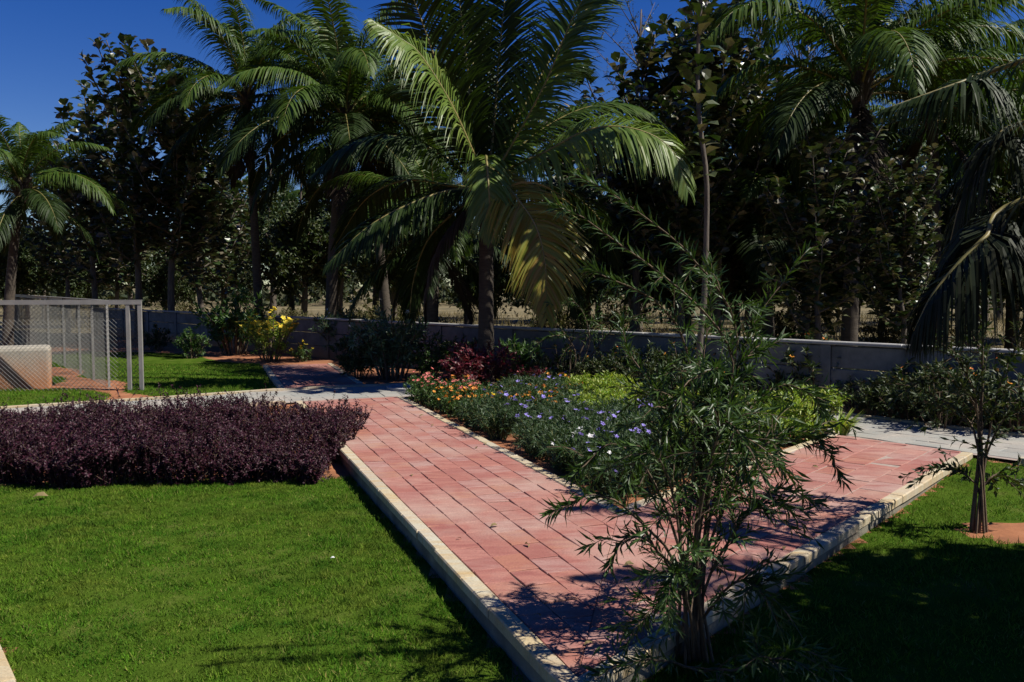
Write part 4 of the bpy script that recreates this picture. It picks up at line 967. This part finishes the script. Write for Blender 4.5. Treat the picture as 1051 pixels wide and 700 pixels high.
# --- the big weeping shrub in the foreground
zb = -.2; B = D(714, 712, 3.95); B[2] = zb-.02
def W(*pp): return [tuple(B + np.array([RNG.normal(0, .05), RNG.normal(0, .05), 0]))] + [tuple(D(u, v, y)) for u, v, y in pp]
WP = [
 W((722, 560, 3.95), (742, 430, 4.0), (757, 350, 4.05), (741, 304, 3.95), (699, 257, 3.85), (640, 208, 3.75), (592, 180, 3.7)),
 W((718, 540, 3.95), (745, 420, 4.05), (770, 340, 4.15), (796, 300, 4.2), (828, 256, 4.25)),
 W((712, 560, 3.9), (738, 440, 3.9), (752, 372, 3.9), (722, 318, 3.8), (662, 268, 3.7), (600, 226, 3.6), (572, 214, 3.55)),
 W((706, 560, 3.9), (712, 440, 3.85), (700, 360, 3.8), (668, 320, 3.7), (622, 296, 3.6), (606, 288, 3.6)),
 W((700, 580, 3.95), (690, 470, 4.0), (668, 400, 4.05), (648, 360, 4.1), (640, 330, 4.1)),
 W((716, 560, 4.0), (720, 440, 4.05), (724, 350, 4.1), (728, 270, 4.15)),
 W((725, 560, 4.0), (750, 450, 4.1), (790, 400, 4.2), (825, 400, 4.3), (850, 425, 4.3)),
 W((722, 580, 3.9), (762, 480, 3.9), (810, 440, 3.95), (848, 455, 4.0), (868, 488, 4.0)),
 W((728, 600, 3.9), (770, 530, 3.8), (812, 505, 3.75), (842, 520, 3.75)),
 W((700, 580, 3.85), (668, 490, 3.75), (630, 455, 3.7), (605, 470, 3.65), (590, 490, 3.6)),
 W((696, 590, 3.85), (655, 530, 3.7), (615, 505, 3.6), (585, 512, 3.55), (564, 522, 3.5)),
 W((700, 610, 3.8), (672, 560, 3.65), (645, 550, 3.6), (628, 575, 3.55)),
 W((704, 600, 3.75), (690, 520, 3.6), (672, 470, 3.5), (650, 470, 3.45), (640, 500, 3.4)),
 W((715, 580, 3.75), (730, 480, 3.6), (745, 440, 3.5), (765, 460, 3.4), (775, 500, 3.4)),
 #W((708, 580, 4.05), (700, 480, 4.2), (690, 420, 4.35), (670, 410, 4.5), (650, 440, 4.55)),
 W((718, 580, 4.1), (740, 480, 4.3), (765, 440, 4.45), (790, 450, 4.6), (800, 480, 4.6)),
 W((722, 640, 3.85), (752, 600, 3.7), (780, 600, 3.65), (800, 630, 3.6)),
 W((702, 650, 3.85), (676, 620, 3.7), (650, 630, 3.6), (632, 660, 3.55)),
 W((710, 640, 3.7), (706, 600, 3.5), (700, 590, 3.4), (690, 620, 3.3)),
 W((712, 570, 3.9), (706, 480, 3.85), (690, 410, 3.8), (672, 380, 3.75)),
 W((716, 570, 3.95), (735, 470, 4.0), (748, 400, 4.0), (760, 372, 4.0), (800, 350, 4.0)),
 W((712, 570, 3.95), (722, 470, 3.95), (728, 410, 3.9), (735, 380, 3.85), (700, 400, 3.6), (680, 450, 3.5)),
 W((725, 690, 3.7), (760, 690, 3.45), (800, 680, 3.35), (835, 672, 3.3)),
 W((718, 690, 3.8), (690, 680, 3.6), (650, 678, 3.5), (610, 690, 3.45)),
]
branch_shrub('weeping_shrub', 'tall narrow-leaved weeping shrub standing at the near tip of the red path', WP, 'needle', .086, .012, 23, .34, 18, .0085, seed=8, droop=.08, zthin=1.32)

# --- sapling on the right lawn
S = np.array([SAP[0], SAP[1], float(zone_height(SAP[0], SAP[1]))-.03]); sy = S[1]
def SP(*pp): return [tuple(S+np.array([RNG.normal(0, .03), RNG.normal(0, .03), 0]))] + [tuple(D(u, v, y)) for u, v, y in pp]
branch_shrub('sapling', 'dark spindly sapling on the right lawn in a patch of bare red earth',
    [SP((1008, 450, sy), (1012, 380, sy), (1012, 300, sy), (1020, 240, sy)), SP((1004, 460, sy), (1000, 400, sy), (975, 360, sy-.1), (945, 335, sy-.2)), SP((1012, 460, sy), (1025, 400, sy), (1045, 350, sy+.1), (1060, 320, sy+.1)),
     SP((1003, 450, sy), (985, 420, sy+.2), (940, 395, sy+.3), (900, 392, sy+.4)), SP((1005, 440, sy), (990, 400, sy-.2), (960, 385, sy-.3), (915, 405, sy-.4)), SP((1012, 470, sy), (1035, 430, sy-.2), (1060, 425, sy-.3)),
     SP((1006, 430, sy), (1010, 370, sy+.2), (990, 320, sy+.3), (970, 300, sy+.3)), SP((1004, 500, sy), (980, 480, sy-.1), (965, 478, sy-.1)), SP((1008, 500, sy), (1030, 488, sy), (1050, 500, sy))], 'tree', .075, .022, 9, .36, 13, .010, seed=14, cat='tree')
lm = MB(); wide_leaves(lm, [[0, 0, 0]], [[.9, .3, .05]], [[0, -.3, 1.0]], .06, .026, arch=.22); lme = lm.mesh('fallen_leaf', M['dry'])
for i in range(26):
    left = i % 3 != 0; ss = RNG.uniform(.4, 8 if left else 5.5); tt = (RNG.choice([RNG.uniform(.12, .4), RNG.uniform(.1, WL-.1), WL-RNG.uniform(.1, .35)]))
    p = (TIP+dL*ss+nL*tt) if left else (TIP+dR*ss+nR*tt)
    o = bpy.data.objects.new('fallen_leaf', lme); C.objects.link(o); o.location = (p[0], p[1], .004); o.rotation_euler = (RNG.normal(0, .2), RNG.normal(0, .2), RNG.uniform(0, 6.28)); o.scale = (RNG.uniform(.6, 1.2),)*3
    tag(o, 'small dry leaf fallen on the red sandstone path', 'leaf', 'leaves fallen on the red path')
for nm, u, v, lab, cat, mt, L_ in [('fallen_leaf', 33, 511, 'curled dry leaf lying on the lawn in front of the hedge', 'leaf', 'dry', .12), ('paper_scrap', 339, 573, 'small white scrap lying on the middle of the front lawn', 'litter', 'white_f', .03), ('fallen_leaf', 640, 581, 'larger dry leaf lying on the red path beside the weeping shrub', 'leaf', 'dry', .07)]:
    zz = 0.004 if u > 600 else -.105
    m = MB(); wide_leaves(m, [[0, 0, 0]], [[.9, .3, .05]], [[0, -.3, 1.0]], L_, L_*.6, arch=.2); g = G(u, v, zz); tag(m.build(nm, M[mt], loc=(g[0], g[1], zz)), lab, cat)
# --- unseen tree added outside the right edge, crown shaped to shade the right lawn
e = empty('shade_tree', (5.9, 4.0, -.2)); tag(e, 'unseen dense tree added outside the right edge to shade the near right corner', 'tree')
tk, lb, cr = MB(), MB(), MB(); o3 = np.array([5.9, 4.0, -.2]); T = smooth_curve([(0, 0, -.2), (.05, .1, 1.2), (-.2, .2, 2.4), (-.4, .3, 3.4)], 12); tube(tk, T, np.linspace(.13, .05, 12), 8)
cc = np.array([4.85, 3.2, 3.2])-o3; ax1 = np.array([*dR, 0]); ax2 = np.array([dR[1], -dR[0], 0])
for i in range(420):
    v = rdir(1)[0]*RNG.uniform(.35, 1)**.5; q = cc+ax1*v[0]*2.2+ax2*v[1]*1.25+np.array([0, 0, v[2]*.85])
    tw = smooth_curve([q-v*.3, q, q+v*.25-np.array([0, 0, .05])], 5); tube(lb, tw, np.linspace(.012, .004, 5), 4, cap=False); twig_leaves(cr, tw, 34, .15, .07, 60, .0, .6)
    if i % 14 == 0: tube(lb, smooth_curve([T[7+i % 4], (T[8]+q)/2+np.array([0, 0, .15]), q], 8), np.linspace(.04, .012, 8), 5)
tk.build('trunk', M['tbark'], e, smooth=True); lb.build('limb', M['tbark'], e); cr.build('crown', M['tree'], e)
print('objects', len(bpy.data.objects))
